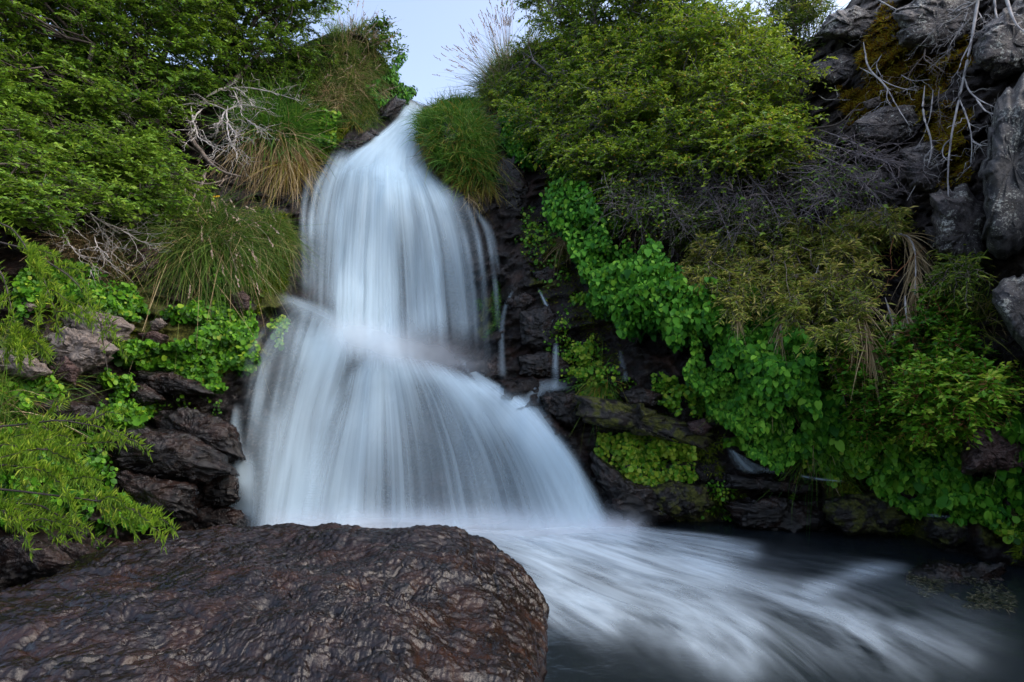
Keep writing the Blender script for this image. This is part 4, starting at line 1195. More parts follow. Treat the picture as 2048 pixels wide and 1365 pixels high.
moss('moss', 'dark olive moss in patches on the black wall right of the fall', [(1040, 420), (1130, 400), (1170, 560), (1240, 660), (1240, 760), (1100, 740), (1050, 560)], 3600, .045, M['mossy'], clump=.55)
moss('moss', 'olive moss patches over the dark ledge rocks at mid right', [(1180, 800), (1330, 820), (1450, 880), (1440, 960), (1400, 900), (1260, 860), (1180, 850)], 2600, .04, M['mossy'], clump=.5)
moss('moss', 'moss speckling the dark rocks along the right pool edge', [(1280, 980), (1450, 980), (1650, 1010), (1640, 1050), (1450, 1030), (1300, 1040)], 2600, .04, M['mossy'], clump=.5)
moss('moss', 'moss on the left bank between leaf mat and pale rocks', [(60, 600), (200, 590), (300, 640), (240, 680), (80, 690)], 2600, .045, M['mossy'], clump=.4)


# ------------------------------------------------------------------ grass tussocks
def tussock(label, base, n, L, spread, droop, mat='grass', rad=.18, dry=0, dry_mat='straw', dry_droop=None, dry_L=None, seeds=0, lean=(0, 0, 0), W=.012, out=.25, bias=.5, up=.6, seed_droop=.1, name='grass_tussock', seedL=None, dry_off=(0, 0), poly=None, bulge=0.0):
    bx, by = base
    P0, N0 = ground(np.array([bx], float), np.array([by], float), .02)
    P0, N0 = P0[0], N0[0]
    root = thing(name, label, 'grass', P0, 'grass tussocks on the banks')
    t1 = unit(np.cross(N0, UP) + 1e-6)
    t2 = np.cross(N0, t1)

    def grow(k, LL, dr, rr, mt, part, ww, bi, offs=(0, 0), upv=up):
        a = rng.uniform(0, 2 * pi, k)
        r = np.sqrt(rng.uniform(0, 1, k)) * rr
        if poly is not None:
            x, y = sample_poly(poly, k, 18, .15)
            pc = np.asarray(poly, float).mean(0)
            rad_ = np.abs(np.asarray(poly, float) - pc).max(0)
            d2 = np.clip(((np.stack([x, y], -1) - pc) ** 2 / rad_ ** 2).sum(-1), 0, 1)
            P, Ng = ground(x, y, bulge * np.sqrt(1 - d2) - .02)
            tilt = np.stack([(x - pc[0]) / rad_[0], -.2 * np.ones(k), -(y - pc[1]) / rad_[1]], -1)
            tuft = np.stack([vnoise(P * 6, 3), vnoise(P * 6, 4), vnoise(P * 6, 5)], -1)
            D = unit(Ng * out + UP * upv + tilt * spread * .5 + tuft * .7 + rng.normal(size=(k, 3)) * .4 + np.array(lean))
            l = LL * rng.uniform(.3, 1.15, k) * (1 + .35 * vnoise(P * 4, 8))
            mb = MB()
            blades(mb, P, D, l, dr * rng.uniform(.45, 1.4, k), ww * rng.uniform(.6, 1.1, k), np.clip(bi + rng.normal(size=k) * .24 + .2 * vnoise(P * 5, 2), 0, 1), 7, rng.normal(size=(k, 3)) * .25)
            mb.build(part, mt, root)
            return
        P = P0 + t1 * (np.cos(a) * r)[:, None] + t2 * (np.sin(a) * r)[:, None] - N0 * .03 + t1 * offs[0] - UP * offs[1]
        D = unit(N0 * out + UP * upv + (t1 * np.cos(a)[:, None] + t2 * np.sin(a)[:, None]) * (spread if upv == up else spread * .45) * (r / rr)[:, None] + rng.normal(size=(k, 3)) * .42 + np.array(lean))
        l = LL * rng.uniform(.3, 1.15, k)
        mb = MB()
        C = blades(mb, P, D, l, dr * rng.uniform(.45, 1.4, k), ww * rng.uniform(.6, 1.1, k), np.clip(bi + rng.normal(size=k) * .27, 0, 1), 8, rng.normal(size=(k, 3)) * .32)
        mb.build(part, mt, root)
        return C
    grow(int(n * 1.6), L, droop, rad, M[mat], 'blades', W * .85, bias)
    if dry:
        grow(dry, dry_L or L * .9, dry_droop if dry_droop is not None else droop * 1.3, rad * 1.05, M[dry_mat], 'dry_blades', W * .8, .55, dry_off, upv=up * .3)
    if seeds:
        mb = MB()
        k = seeds
        a = rng.uniform(0, 2 * pi, k)
        r = np.sqrt(rng.uniform(0, 1, k)) * rad
        P = P0 + t1 * (np.cos(a) * r)[:, None] + t2 * (np.sin(a) * r)[:, None]
        D = unit(N0 * out + UP * (up + .2) + (t1 * np.cos(a)[:, None] + t2 * np.sin(a)[:, None]) * spread * .8 + rng.normal(size=(k, 3)) * .2 + np.array(lean))
        C = blades(mb, P, D, (seedL or L * 1.15) * rng.uniform(.75, 1.1, k), seed_droop * rng.uniform(.6, 1.3, k), .006, .5, 8)
        tip, tan = C[:, -1], unit(C[:, -1] - C[:, -2])
        st = tip - tan * .14
        m_ = 9
        for j in range(m_):
            pp = st + tan * (.17 * j / m_)
            leaves(mb, pp, unit(tan + rng.normal(size=(k, 3)) * .25), unit(rng.normal(size=(k, 3))), .045, .019, rng.uniform(0, 1, k))
        mb.build('seed_heads', M['seed'], root)
    return root


tussock('tall fresh green tussock on the left bank with a long dry skirt beneath', (555, 262), 1300, .85, .9, .55, 'lush', .32, 1300, 'straw', 1.9, .85, 0, bias=.5, out=.4, W=.014, dry_off=(0, .12))
tussock('amber and green grass fringe hanging left of the fall under the lush tussock', (585, 330), 420, .6, .7, 1.3, 'amber', .22, 250, 'straw', 1.5, .7, out=.4, W=.012)
tussock('big drooping tussock with pinkish seed heads on the left bank', (400, 480), 2400, .85, .85, 1.15, 'grass', .40, 700, 'straw', 1.5, .8, 46, bias=.42, out=.4, W=.010, seed_droop=.95, seedL=1.0)
tussock('grassy shoulder between the big drooping tussock and the moss strip', (505, 480), 1900, .40, .7, .95, 'grass', .35, 500, 'straw', 1.1, .4, 8, bias=.5, out=.5, W=.010, up=.25, seed_droop=.8, seedL=.6, poly=[(470, 440), (530, 420), (560, 450), (540, 540), (500, 570), (470, 520)])
tussock('pale straw clump on the mound above the left lip', (662, 205), 250, .4, .8, .8, 'grass', .2, 900, 'straw', .9, .5, out=.4, W=.010)
tussock('grass crowning the left mound with seed stalks against the sky', (700, 90), 1500, .38, .8, .4, 'grass', .4, 700, 'straw', .5, .36, 26, bias=.5, out=.35, W=.011, up=.7, seedL=.7, poly=[(640, 90), (690, 62), (745, 85), (775, 125), (740, 140), (680, 120)])
tussock('mixed green and dry grass down the front of the left mound', (710, 165), 2200, .36, .7, .8, 'grass', .45, 1500, 'straw', .9, .34, 6, bias=.5, out=.5, W=.011, up=.3, poly=[(650, 130), (700, 110), (760, 140), (745, 200), (690, 215), (640, 190)])
tussock('grass on the slope left of the mound under the tree', (600, 165), 1500, .36, .7, .5, 'grass', .5, 600, 'straw', .6, .36, 10, bias=.42, out=.4, W=.011, up=.5, seedL=.6, poly=[(540, 140), (620, 110), (660, 160), (640, 200), (570, 200), (520, 180)])
tussock('dense grass strip above the leafy left lip', (640, 235), 1500, .26, .7, .7, 'grass', .35, 500, 'straw', .8, .3, 0, bias=.5, out=.5, W=.011, up=.3, poly=[(590, 205), (650, 190), (700, 215), (690, 250), (630, 250), (595, 240)])
tussock('grass fringe at the right foot of the left mound', (735, 225), 700, .30, .8, 1.0, 'grass', .3, 300, 'amber', 1.0, .3, 0, bias=.45, out=.5, W=.011, up=.15, poly=[(690, 215), (745, 205), (770, 230), (720, 260), (690, 250)])
tussock('mossy green grass hump on the rock right of the lip', (910, 290), 4200, .30, .8, .55, 'lush', .42, 900, 'amber', .9, .36, 0, bias=.55, out=.7, W=.013, up=.25, poly=[(842, 270), (860, 240), (900, 222), (955, 238), (985, 290), (980, 350), (950, 388), (915, 360), (870, 345), (838, 300)], bulge=.38, name='grass_hump')
tussock('amber fringe of grass hanging from the underside of the hump', (930, 365), 260, .30, .8, 1.1, 'amber', .3, 200, 'straw', 1.3, .3, 0, bias=.5, out=.4, W=.010, up=.05, poly=[(880, 345), (930, 360), (975, 350), (985, 380), (945, 400), (900, 375)])
tussock('thin grass straggling off the right side of the hump', (975, 330), 260, .35, .8, 1.0, 'lush', .2, 160, 'amber', 1.1, .4, 0, bias=.45, out=.45, W=.009, up=.2)
tussock('tall seeding grass leaning left against the sky on the right bank', (1000, 160), 700, .75, .8, .25, 'grass', .35, 160, 'straw', .6, .6, 95, bias=.5, out=.2, W=.011, up=.9, lean=(-.35, 0, 0), seedL=1.3, seed_droop=.12)
tussock('grass falling down the left side of the right bank', (985, 200), 700, .6, .8, .8, 'grass', .35, 260, 'amber', 1.0, .6, 6, bias=.5, out=.35, W=.011, lean=(-.15, 0, 0))
tussock('grass at the foot of the berry shrub on the skyline', (1050, 130), 500, .55, .8, .4, 'grass', .4, 140, 'straw', .7, .5, 14, bias=.5, out=.25, W=.011, up=.8)
tussock('fan of long green grass among the heart leaves', (1535, 775), 300, .42, 1.0, .6, 'lush', .12, 40, 'straw', .9, .35, 0, bias=.6, out=.5, W=.011)
tussock('thin grass tuft below the scattered big leaves', (1630, 890), 260, .42, 1.0, .6, 'lush', .12, 40, 'straw', .8, .4, 0, bias=.55, out=.5, W=.010)
tussock('small drooping tussock with amber tips beside the side flow', (1205, 765), 240, .34, .8, .9, 'lush', .09, 130, 'amber', 1.1, .34, 0, bias=.6, out=.45, W=.009)
tussock('dry straw tuft under the heart leaf band by the bamboo', (1300, 430), 60, .4, .7, 1.0, 'grass', .12, 420, 'straw', 1.3, .6, 0, out=.4, W=.008)
tussock('reddish dry wisps at the left end of the heart leaf band', (1135, 475), 30, .25, .7, 1.0, 'amber', .08, 120, 'straw', 1.3, .35, 0, out=.4, W=.008)
tussock('long dry straw clump hanging beneath the tree at far left', (175, 500), 120, .5, .7, 1.1, 'grass', .2, 800, 'straw', 1.3, .75, 0, out=.4, W=.009)
tussock('green tuft behind the small left stones', (250, 560), 400, .4, .9, .6, 'grass', .25, 60, 'straw', .8, .4, 5, bias=.45, out=.4, W=.009)
tussock('grass tuft below the gnarled roots with yellow flowers', (390, 430), 500, .45, .9, .5, 'grass', .25, 60, 'straw', .8, .4, 6, bias=.5, out=.35, W=.009)
tussock('arching wispy grass at the left edge over the dark slab', (20, 830), 220, .55, 1.0, .6, 'lush', .15, 120, 'straw', .8, .45, 0, bias=.65, out=.4, W=.008)
tussock('grass along the far left bank above the dark slab', (30, 760), 500, .35, .9, .5, 'grass', .3, 150, 'amber', .8, .3, 0, bias=.55, out=.35, W=.008)
tussock('grass at the top behind the skyline crag', (1600, 70), 300, .7, .8, .3, 'grass', .4, 60, 'straw', .5, .6, 8, bias=.5, out=.2, W=.014, up=.9)
tussock('pale bristly tuft above the bamboo', (1712, 470), 300, .28, 1.1, .3, 'bamboo', .06, 80, 'straw', .6, .25, 0, bias=.7, out=.6, W=.009)
tussock('grassy tuft under the pointed right rock', (1930, 640), 300, .45, .9, .7, 'bamboo', .2, 120, 'straw', 1.0, .4, 0, bias=.45, out=.4, W=.008)
tussock('grass in the dark corner at the right edge', (2030, 790), 260, .4, .9, .6, 'grass', .2, 60, 'straw', .9, .4, 0, bias=.4, out=.4, W=.008)


# ------------------------------------------------------------------ woody plants
def curve(p0, p1, k=6, sag=.1, jit=.03):
    s = np.linspace(0, 1, k)[:, None]
    L = np.linalg.norm(p1 - p0)
    P = p0 + (p1 - p0) * s + UP * sag * L * (4 * s * (1 - s))
    P[1:-1] += rng.normal(size=(k - 2, 3)) * jit * L
    return P


def shrub(name, label, base, poly, n_clump, r_clump, leaf, mat, wood, cat='shrub', depth=(.1, .8), twigs=14, per=16, flat=.35, asp=.5, tiers=True, berries=0, group=None, bias=.5, limbs=6, trunk_r=.05, droop=.05, edge=16, leafless=0, shape='small', limb_to=None, gap=0.0, updir=.2, base_off=0.0):
    P0, N0 = ground(np.array([base[0]], float), np.array([base[1]], float), base_off)
    P0 = P0[0]
    root = thing(name, label, cat, P0, group)
    x, y = sample_poly(poly, n_clump * 6, edge, gap)
    # thin to keep clumps apart
    keep = []
    pts = np.stack([x, y], -1)
    md = np.sqrt((np.ptp(x) * np.ptp(y)) / n_clump) * .55
    for i in range(len(pts)):
        if all(np.hypot(*(pts[i] - pts[j])) > md for j in keep):
            keep.append(i)
        if len(keep) >= n_clump:
            break
    x, y = x[keep], y[keep]
    n = len(x)
    dd = rng.uniform(depth[0], depth[1], n)
    Y = TS(x, np.maximum(y, skyline(x))) - dd
    C = px2w(x, y, Y)
    # limbs
    wood_mb, twig_mb, leaf_mb, berry_mb = MB(), MB(), MB(), MB()
    K = min(limbs, n)
    cen = C[rng.choice(n, K, replace=False)]
    for _ in range(6):
        lab = np.argmin(((C[:, None] - cen[None]) ** 2).sum(-1), 1)
        cen = np.stack([C[lab == k].mean(0) if (lab == k).any() else cen[k] for k in range(K)])
    for k in range(K):
        path = curve(P0 + rng.normal(size=3) * trunk_r, cen[k], 9, .12, .05)
        tubes(wood_mb, path[None], np.linspace(trunk_r, trunk_r * .35, 9)[None], 6)
        for i in np.where(lab == k)[0]:
            st = path[rng.integers(4, 9)]
            b = curve(st, C[i], 6, .06, .06)
            tubes(wood_mb, b[None], np.linspace(trunk_r * .35, trunk_r * .10, 6)[None], 4)
    # twigs
    nt_ = n * twigs
    ci = np.repeat(np.arange(n), twigs)
    a = rng.uniform(0, 2 * pi, nt_)
    el = rng.normal(size=nt_) * flat + updir * .5
    D = np.stack([np.cos(a) * np.cos(el), np.sin(a) * np.cos(el), np.sin(el)], -1)
    rl = r_clump * rng.uniform(.55, 1.25, nt_) * np.repeat(rng.uniform(.75, 1.25, n), twigs)
    kk = 6
    s = np.linspace(0, 1, kk)
    S0 = C[ci] + D * (rl * rng.uniform(0, .25, nt_))[:, None] + rng.normal(size=(nt_, 3)) * r_clump * .12
    TP = S0[:, None] + D[:, None] * rl[:, None, None] * s[None, :, None] - UP * droop * (s[None, :, None] ** 2) * rl[:, None, None] * 3 + rng.normal(size=(nt_, kk, 3)) * (s * .05)[None, :, None] * rl[:, None, None]
    tubes(twig_mb, TP, (trunk_r * .09 + .0015) * (1 - .7 * s)[None].repeat(nt_, 0), 3)
    # leaves along twigs
    live = rng.uniform(0, 1, nt_) >= leafless
    T2 = TP[live]
    D2 = D[live]
    cl2 = ci[live]
    m = len(T2)
    u = np.tile(np.linspace(.12, 1.0, per), m) * (kk - 1) * .9999
    ti = np.repeat(np.arange(m), per)
    i0 = np.minimum(u.astype(int), kk - 2)
    f = (u - i0)[:, None]
    LP = T2[ti, i0] * (1 - f) + T2[ti, i0 + 1] * f
    dT = unit(T2[ti, i0 + 1] - T2[ti, i0])
    side = unit(np.cross(dT, UP + 1e-3)) * np.where(np.tile(np.arange(per) % 2, m) == 0, 1, -1)[:, None]
    nl = len(LP)
    LD = unit(dT * .6 + side * .8 + rng.normal(size=(nl, 3)) * .3)
    LN = unit(UP * 1.0 + np.array([0, -.45, 0]) + rng.normal(size=(nl, 3)) * .42)
    ll = leaf * np.exp(rng.normal(size=nl) * .25)
    cl_tint = rng.normal(size=n) * .10
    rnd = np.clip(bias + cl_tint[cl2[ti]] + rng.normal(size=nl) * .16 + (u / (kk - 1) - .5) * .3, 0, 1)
    leaves(leaf_mb, LP, LD, LN, ll, ll * asp, rnd, shape)
    wood_mb.build('branches', wood, root)
    twig_mb.build('twigs', wood, root)
    leaf_mb.build('foliage', mat, root, smooth_=False)
    if berries:
        k = rng.integers(0, nl, berries)
        BP = LP[k] - UP * .012 + rng.normal(size=(berries, 3)) * .01
        oc = np.array([[1, 0, 0], [-1, 0, 0], [0, 1, 0], [0, -1, 0], [0, 0, 1], [0, 0, -1]], float)
        of = np.array([[0, 2, 4], [2, 1, 4], [1, 3, 4], [3, 0, 4], [2, 0, 5], [1, 2, 5], [3, 1, 5], [0, 3, 5]])
        r = rng.uniform(.011, .018, berries)
        V = BP[:, None] + oc[None] * r[:, None, None]
        berry_mb.add(V.reshape(-1, 3), (of[None] + (np.arange(berries) * 6)[:, None, None]).reshape(-1, 3), np.repeat(rng.uniform(0, 1, berries), 6))
        b = berry_mb.build('berries', M['berry'], root)
        b['kind'] = 'stuff'
    return root


GT = 'leafy trees on the left bank'
shrub('beech_tree', 'wide beech tree at the top left with layered green sprays and sky showing through', (330, 300), [(-120, -120), (430, -120), (420, 100), (450, 170), (380, 210), (250, 235), (100, 200), (-120, 180)], 260, .36, .052, M['beech'], M['bark'], 'tree', (.2, 1.5), 17, 21, .24, .55, group=GT, bias=.52, gap=.24, limbs=9, trunk_r=.045)
shrub('beech_tree', 'beech tree with a bent dark trunk reaching right towards the sky', (435, 175), [(400, -120), (640, -120), (648, 40), (600, 85), (560, 110), (500, 150), (420, 175), (390, 100)], 110, .34, .052, M['beech'], M['bark'], 'tree', (.2, 1.2), 15, 18, .24, .55, group=GT, bias=.54, gap=.12, limbs=6, trunk_r=.05)
shrub('beech_tree', 'lower beech tree spreading flat sprays above the feathery branches', (300, 420), [(-120, 170), (60, 190), (100, 260), (200, 250), (310, 250), (345, 300), (350, 380), (365, 410), (280, 430), (180, 400), (60, 425), (-120, 440)], 200, .27, .046, M['beech'], M['bark'], 'tree', (.6, 1.6), 15, 18, .22, .55, group=GT, gap=.14, bias=.56, limbs=7, trunk_r=.026)
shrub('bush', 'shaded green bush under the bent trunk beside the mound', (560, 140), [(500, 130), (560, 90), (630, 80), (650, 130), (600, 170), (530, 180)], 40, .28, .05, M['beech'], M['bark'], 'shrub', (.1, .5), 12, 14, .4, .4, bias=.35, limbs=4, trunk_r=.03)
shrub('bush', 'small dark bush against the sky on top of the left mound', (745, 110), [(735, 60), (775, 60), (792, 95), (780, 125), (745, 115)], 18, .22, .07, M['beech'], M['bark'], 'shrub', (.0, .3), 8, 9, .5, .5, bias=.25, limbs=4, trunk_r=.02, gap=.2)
GB = 'berry shrubs on the right bank'
shrub('berry_shrub', 'tall dark green berry shrub on the skyline right of the sky gap', (1200, 200), [(1030, -100), (1420, -100), (1400, 60), (1300, 110), (1200, 100), (1100, 90), (1060, 40)], 130, .36, .058, M['berry_leaf'], M['twig'], 'shrub', (.1, 1.0), 15, 15, .4, .5, group=GB, bias=.48, limbs=7, gap=.18, trunk_r=.05, berries=260)
shrub('berry_shrub', 'broad berry shrub with yellow green sprays leaning over the grass hump', (1190, 330), [(1050, 90), (1150, 70), (1280, 100), (1300, 240), (1290, 330), (1240, 390), (1150, 330), (1060, 280), (1000, 230), (985, 180), (1030, 150)], 150, .30, .052, M['berry_leaf'], M['twig'], 'shrub', (.3, 1.3), 15, 15, .45, .5, group=GB, bias=.54, limbs=7, gap=.2, trunk_r=.03, berries=700, droop=.1)
shrub('berry_shrub', 'largest berry shrub, dotted with yellow fruit, left of the lichen cliff', (1450, 350), [(1270, 90), (1330, 40), (1420, 10), (1540, 60), (1590, 140), (1600, 250), (1590, 310), (1500, 330), (1400, 320), (1300, 330), (1270, 230)], 210, .30, .050, M['berry_leaf'], M['twig'], 'shrub', (.3, 1.4), 15, 15, .45, .5, group=GB, bias=.56, limbs=8, gap=.2, trunk_r=.03, berries=1500, droop=.08)
shrub('berry_shrub', 'sparse lower berry shrub hanging in front of the bare twigs', (1330, 400), [(1160, 330), (1260, 330), (1330, 370), (1380, 420), (1300, 430), (1220, 400)], 50, .26, .048, M['berry_leaf'], M['twig'], 'shrub', (.3, .9), 13, 11, .5, .5, group=GB, bias=.38, limbs=5, trunk_r=.03, berries=120, droop=.15, gap=.25, leafless=.3)
shrub('berry_shrub', 'yellow tipped berry branch reaching right over the bare twigs', (1450, 320), [(1400, 240), (1500, 230), (1580, 270), (1600, 300), (1500, 310), (1420, 290)], 40, .25, .048, M['berry_leaf'], M['twig'], 'shrub', (.9, 1.5), 13, 13, .4, .5, group=GB, bias=.58, limbs=4, trunk_r=.03, berries=260, droop=.1)
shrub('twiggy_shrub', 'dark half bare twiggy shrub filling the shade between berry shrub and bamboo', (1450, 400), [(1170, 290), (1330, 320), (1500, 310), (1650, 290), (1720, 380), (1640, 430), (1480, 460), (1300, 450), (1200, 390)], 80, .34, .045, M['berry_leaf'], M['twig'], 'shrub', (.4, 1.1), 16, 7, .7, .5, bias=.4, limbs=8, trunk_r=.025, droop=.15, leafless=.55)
shrub('bush', 'pale green bush on the skyline between berry shrub and crag', (1590, 70), [(1540, -60), (1640, -60), (1630, 40), (1600, 70), (1550, 70)], 30, .34, .07, M['bamboo'], M['twig'], 'shrub', (.0, .4), 10, 11, .6, .3, bias=.3, limbs=4, trunk_r=.03)
GQ = 'dwarf bamboo clumps on the right bank'
for lab, base, poly, nn, bi in [
    ('yellowish bamboo clump left of the hanging dead roots, over the heart leaves', (1440, 520), [(1370, 480), (1440, 460), (1500, 490), (1510, 560), (1480, 620), (1400, 590), (1370, 540)], 46, .64),
    ('bamboo clump in the middle, tipped with pale dry leaves', (1580, 500), [(1500, 470), (1580, 450), (1640, 480), (1650, 560), (1600, 620), (1530, 600), (1500, 540)], 48, .70),
    ('tall bamboo clump just below the cliff ledge', (1720, 470), [(1640, 440), (1700, 430), (1800, 420), (1830, 440), (1760, 480), (1720, 540), (1650, 540)], 44, .66),
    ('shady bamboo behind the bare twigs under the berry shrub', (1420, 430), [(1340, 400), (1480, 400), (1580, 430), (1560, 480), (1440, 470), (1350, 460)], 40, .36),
    ('lower bamboo wisps around the hanging straw', (1650, 640), [(1560, 600), (1700, 560), (1760, 640), (1700, 680), (1600, 670)], 34, .58),
    ('small bamboo sprig in front of the dark gap by the pointed rock', (1920, 560), [(1880, 500), (1940, 500), (1950, 560), (1900, 560)], 10, .35)]:
    shrub('bamboo', lab, base, poly, int(nn * 1.25), .17, .058, M['bamboo'], M['deadbrown'], 'bamboo', (.1, .8), 15, 11, 1.0, .19, group=GQ, bias=bi, limbs=5, trunk_r=.02, droop=.15)
shrub('leafy_shrub', 'fresh green small leaved shrub on the right bank under the straw', (1830, 780), [(1700, 700), (1780, 690), (1860, 640), (1850, 590), (1880, 590), (1920, 650), (1960, 720), (1985, 770), (1950, 830), (1860, 860), (1750, 850), (1690, 790), (1680, 730)], 130, .17, .042, M['clover'], M['redstem'], 'shrub', (.1, .5), 14, 13, .6, .6, bias=.42, limbs=7, trunk_r=.02)
shrub('leafy_shrub', 'bright rounded small leaved shrub above the reddish boulder', (1870, 830), [(1790, 760), (1870, 730), (1960, 740), (1985, 790), (1920, 850), (1830, 860), (1780, 820)], 60, .15, .040, M['clover'], M['redstem'], 'shrub', (.4, .8), 14, 13, .6, .6, bias=.58, limbs=5, trunk_r=.018)
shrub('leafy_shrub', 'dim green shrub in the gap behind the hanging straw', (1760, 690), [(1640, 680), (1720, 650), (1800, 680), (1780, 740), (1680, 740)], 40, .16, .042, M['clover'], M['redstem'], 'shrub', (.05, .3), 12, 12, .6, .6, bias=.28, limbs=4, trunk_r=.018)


# --- dead wood: branches follow real forked paths in front of the bank
def dead_branch(label, paths, r0=.02, mat='dead', offs=.3, name='dead_branch', side=4, sideL=.25, group='dead branches on the banks', fine=.0):
    c = paths[0][0]
    P0 = px2w(c[0], c[1], float(TS(c[0], max(c[1], skyline(c[0])))) - offs)
    root = thing(name, label, 'dead branch', P0, group)
    mb, tw = MB(), MB()
    if side * len(paths) < 37:
        tw = mb
    for pi_, path in enumerate(paths):
        p = resample(path, max(8, len(path) * 4)) if len(path) > 2 else np.asarray(path, float)
        if len(path) <= 2:
            p = np.stack([np.linspace(path[0][k], path[1][k], 8) for k in (0, 1)], -1)
        o = offs + (.06 * vnoise(np.stack([p[:, 0] / 60, p[:, 1] / 60, p[:, 0] * 0 + pi_ * 3], -1), 3))
        Yb = np.array([TS(a, max(b, skyline(a))) for a, b in p])
        ker = np.ones(5) / 5
        Yb = np.convolve(np.pad(Yb, 2, 'edge'), ker, 'valid') - o
        W = px2w(p[:, 0], p[:, 1], Yb)
        W += fbm(W * 9, 2, 5)[:, None] * np.array([.012, .012, .006])
        r = r0 * (1 if pi_ == 0 else .62) * np.linspace(1, .25, len(W)) * np.minimum(1, np.linspace(.25, 5, len(W)) if path[0][1] > 20 else 1)
        tubes(mb, W[None], r[None], 6)
        ln = np.linalg.norm(W[-1] - W[0])
        k = int(side * max(1, ln))
        for _ in range(k):
            i = rng.integers(len(W) // 4, len(W) - 1)
            d = unit(unit(W[i] - W[i - 1]) * .8 + rng.normal(size=3) * .6)
            b = curve(W[i], W[i] + d * sideL * rng.uniform(.4, 1.2), 6, -.05, .07)
            tubes(tw, b[None], np.linspace(r[i] * .45 + .001, .0012, 6)[None], 4)
            for _ in range(2):
                j = rng.integers(2, 5)
                d2 = unit(d + rng.normal(size=3) * .6)
                b2 = curve(b[j], b[j] + d2 * sideL * rng.uniform(.2, .6), 5, -.05, .07)
                tubes(tw, b2[None], np.linspace(r[i] * .25 + .001, .001, 5)[None], 3)
    mb.build('branch', M[mat], root)
    if tw.n and tw is not mb:
        tw.build('twigs', M[mat], root)
    return root


def R3(*pts):
    return [(1300 + x / 2.73, y / 2.73) for x, y in pts]


def R1(*pts):
    return [(x / 2.926, y / 2.926) for x, y in pts]


dead_branch('longest silver dead branch hanging down the right cliff', [R3((1790, 0), (1775, 110), (1760, 220), (1730, 340), (1715, 420), (1690, 540), (1660, 650), (1640, 760), (1630, 900), (1615, 1050), (1640, 1190), (1690, 1300)),
            R3((1715, 420), (1740, 500), (1800, 550), (1890, 590)), R3((1690, 540), (1730, 640), (1755, 720), (1760, 800), (1750, 890)), R3((1755, 770), (1800, 795), (1850, 795)), R3((1640, 760), (1600, 800), (1595, 850), (1630, 880)), R3((1760, 220), (1700, 330), (1690, 380), (1650, 430)), R3((1750, 100), (1690, 170), (1640, 240), (1620, 300)), R3((1660, 60), (1720, 20), (1790, 10)), R3((1780, 540), (1830, 610), (1900, 630))], .015, side=4.0, sideL=.25, offs=.55)
dead_branch('thick pale dead limb at the top right corner', [R3((1940, -30), (1965, 60), (2000, 140), (2060, 190)), R3((1965, 60), (1890, 120), (1830, 170)), R3((1880, 0), (1890, 100), (1925, 130), (1915, 250))], .017, side=3, sideL=.25, offs=.6)
dead_branch('forked silver branch left of the longest hanging one', [R3((1165, 230), (1180, 330), (1190, 400), (1260, 430), (1300, 480), (1330, 560), (1380, 630), (1415, 685)), R3((1265, 300), (1230, 360), (1270, 430)), R3((1145, 370), (1220, 410), (1320, 470), (1400, 490), (1460, 495)), R3((1300, 480), (1290, 540), (1320, 585))], .013, side=4, sideL=.2, offs=.5)
dead_branch('crooked grey branch curling under the wedge rock', [R3((1500, 470), (1490, 560), (1480, 640), (1530, 720), (1550, 800), (1520, 930), (1430, 1030), (1405, 1095)), R3((1545, 490), (1535, 620), (1500, 740), (1445, 820)), R3((1550, 800), (1500, 860), (1490, 905))], .012, side=3, sideL=.2, offs=.45)
dead_branch('thin pale stick lying across the mossy cliff top', [R3((1450, 130), (1540, 130), (1620, 90), (1720, 40)), R3((1210, -20), (1300, 30), (1370, 65))], .018, side=2, sideL=.2, offs=.4)
dead_branch('dead twig bent over dark ledges left of the cliff', [R3((735, 535), (740, 500), (830, 440), (870, 450)), R3((920, 520), (960, 550), (1030, 540), (1010, 470)), R3((830, 250), (870, 210), (1000, 200), (1120, 260)), R3((1370, 410), (1430, 445), (1530, 435))], .010, side=3, sideL=.18, offs=.35)
dead_branch('curved grey stem rising through the bare twigs by the cliff', [R3((830, 710), (950, 695), (1040, 680), (1090, 620), (1110, 600))], .014, side=4, sideL=.2, offs=.4, mat='deadbrown')
dead_branch('fine tangle of pale roots spilling over the mossy top right crag', [R3((1800, -10), (1740, 40), (1680, 60), (1600, 50)), R3((1740, 40), (1720, 110), (1670, 190), (1640, 250)), R3((1790, 60), (1830, 130), (1870, 90)), R3((1740, 40), (1650, 110), (1560, 150), (1490, 230))], .011, side=9, sideL=.3, offs=.5)
dead_branch('thin brown roots creeping down between the wedge rock and the long silver branch', [R3((1500, 250), (1510, 290), (1480, 320), (1540, 350), (1610, 395)), R3((1480, 320), (1430, 380), (1400, 440)), R3((1580, 480), (1570, 560), (1590, 640), (1580, 700))], .010, mat='deadbrown', side=9, sideL=.28, offs=.4)
dead_branch('chunky white snag in the shade of the berry shrub', [R3((0, 960), (40, 965), (90, 930), (110, 860)), R3((20, 960), (60, 1000), (80, 1045))], .022, side=3, sideL=.12, offs=.7)
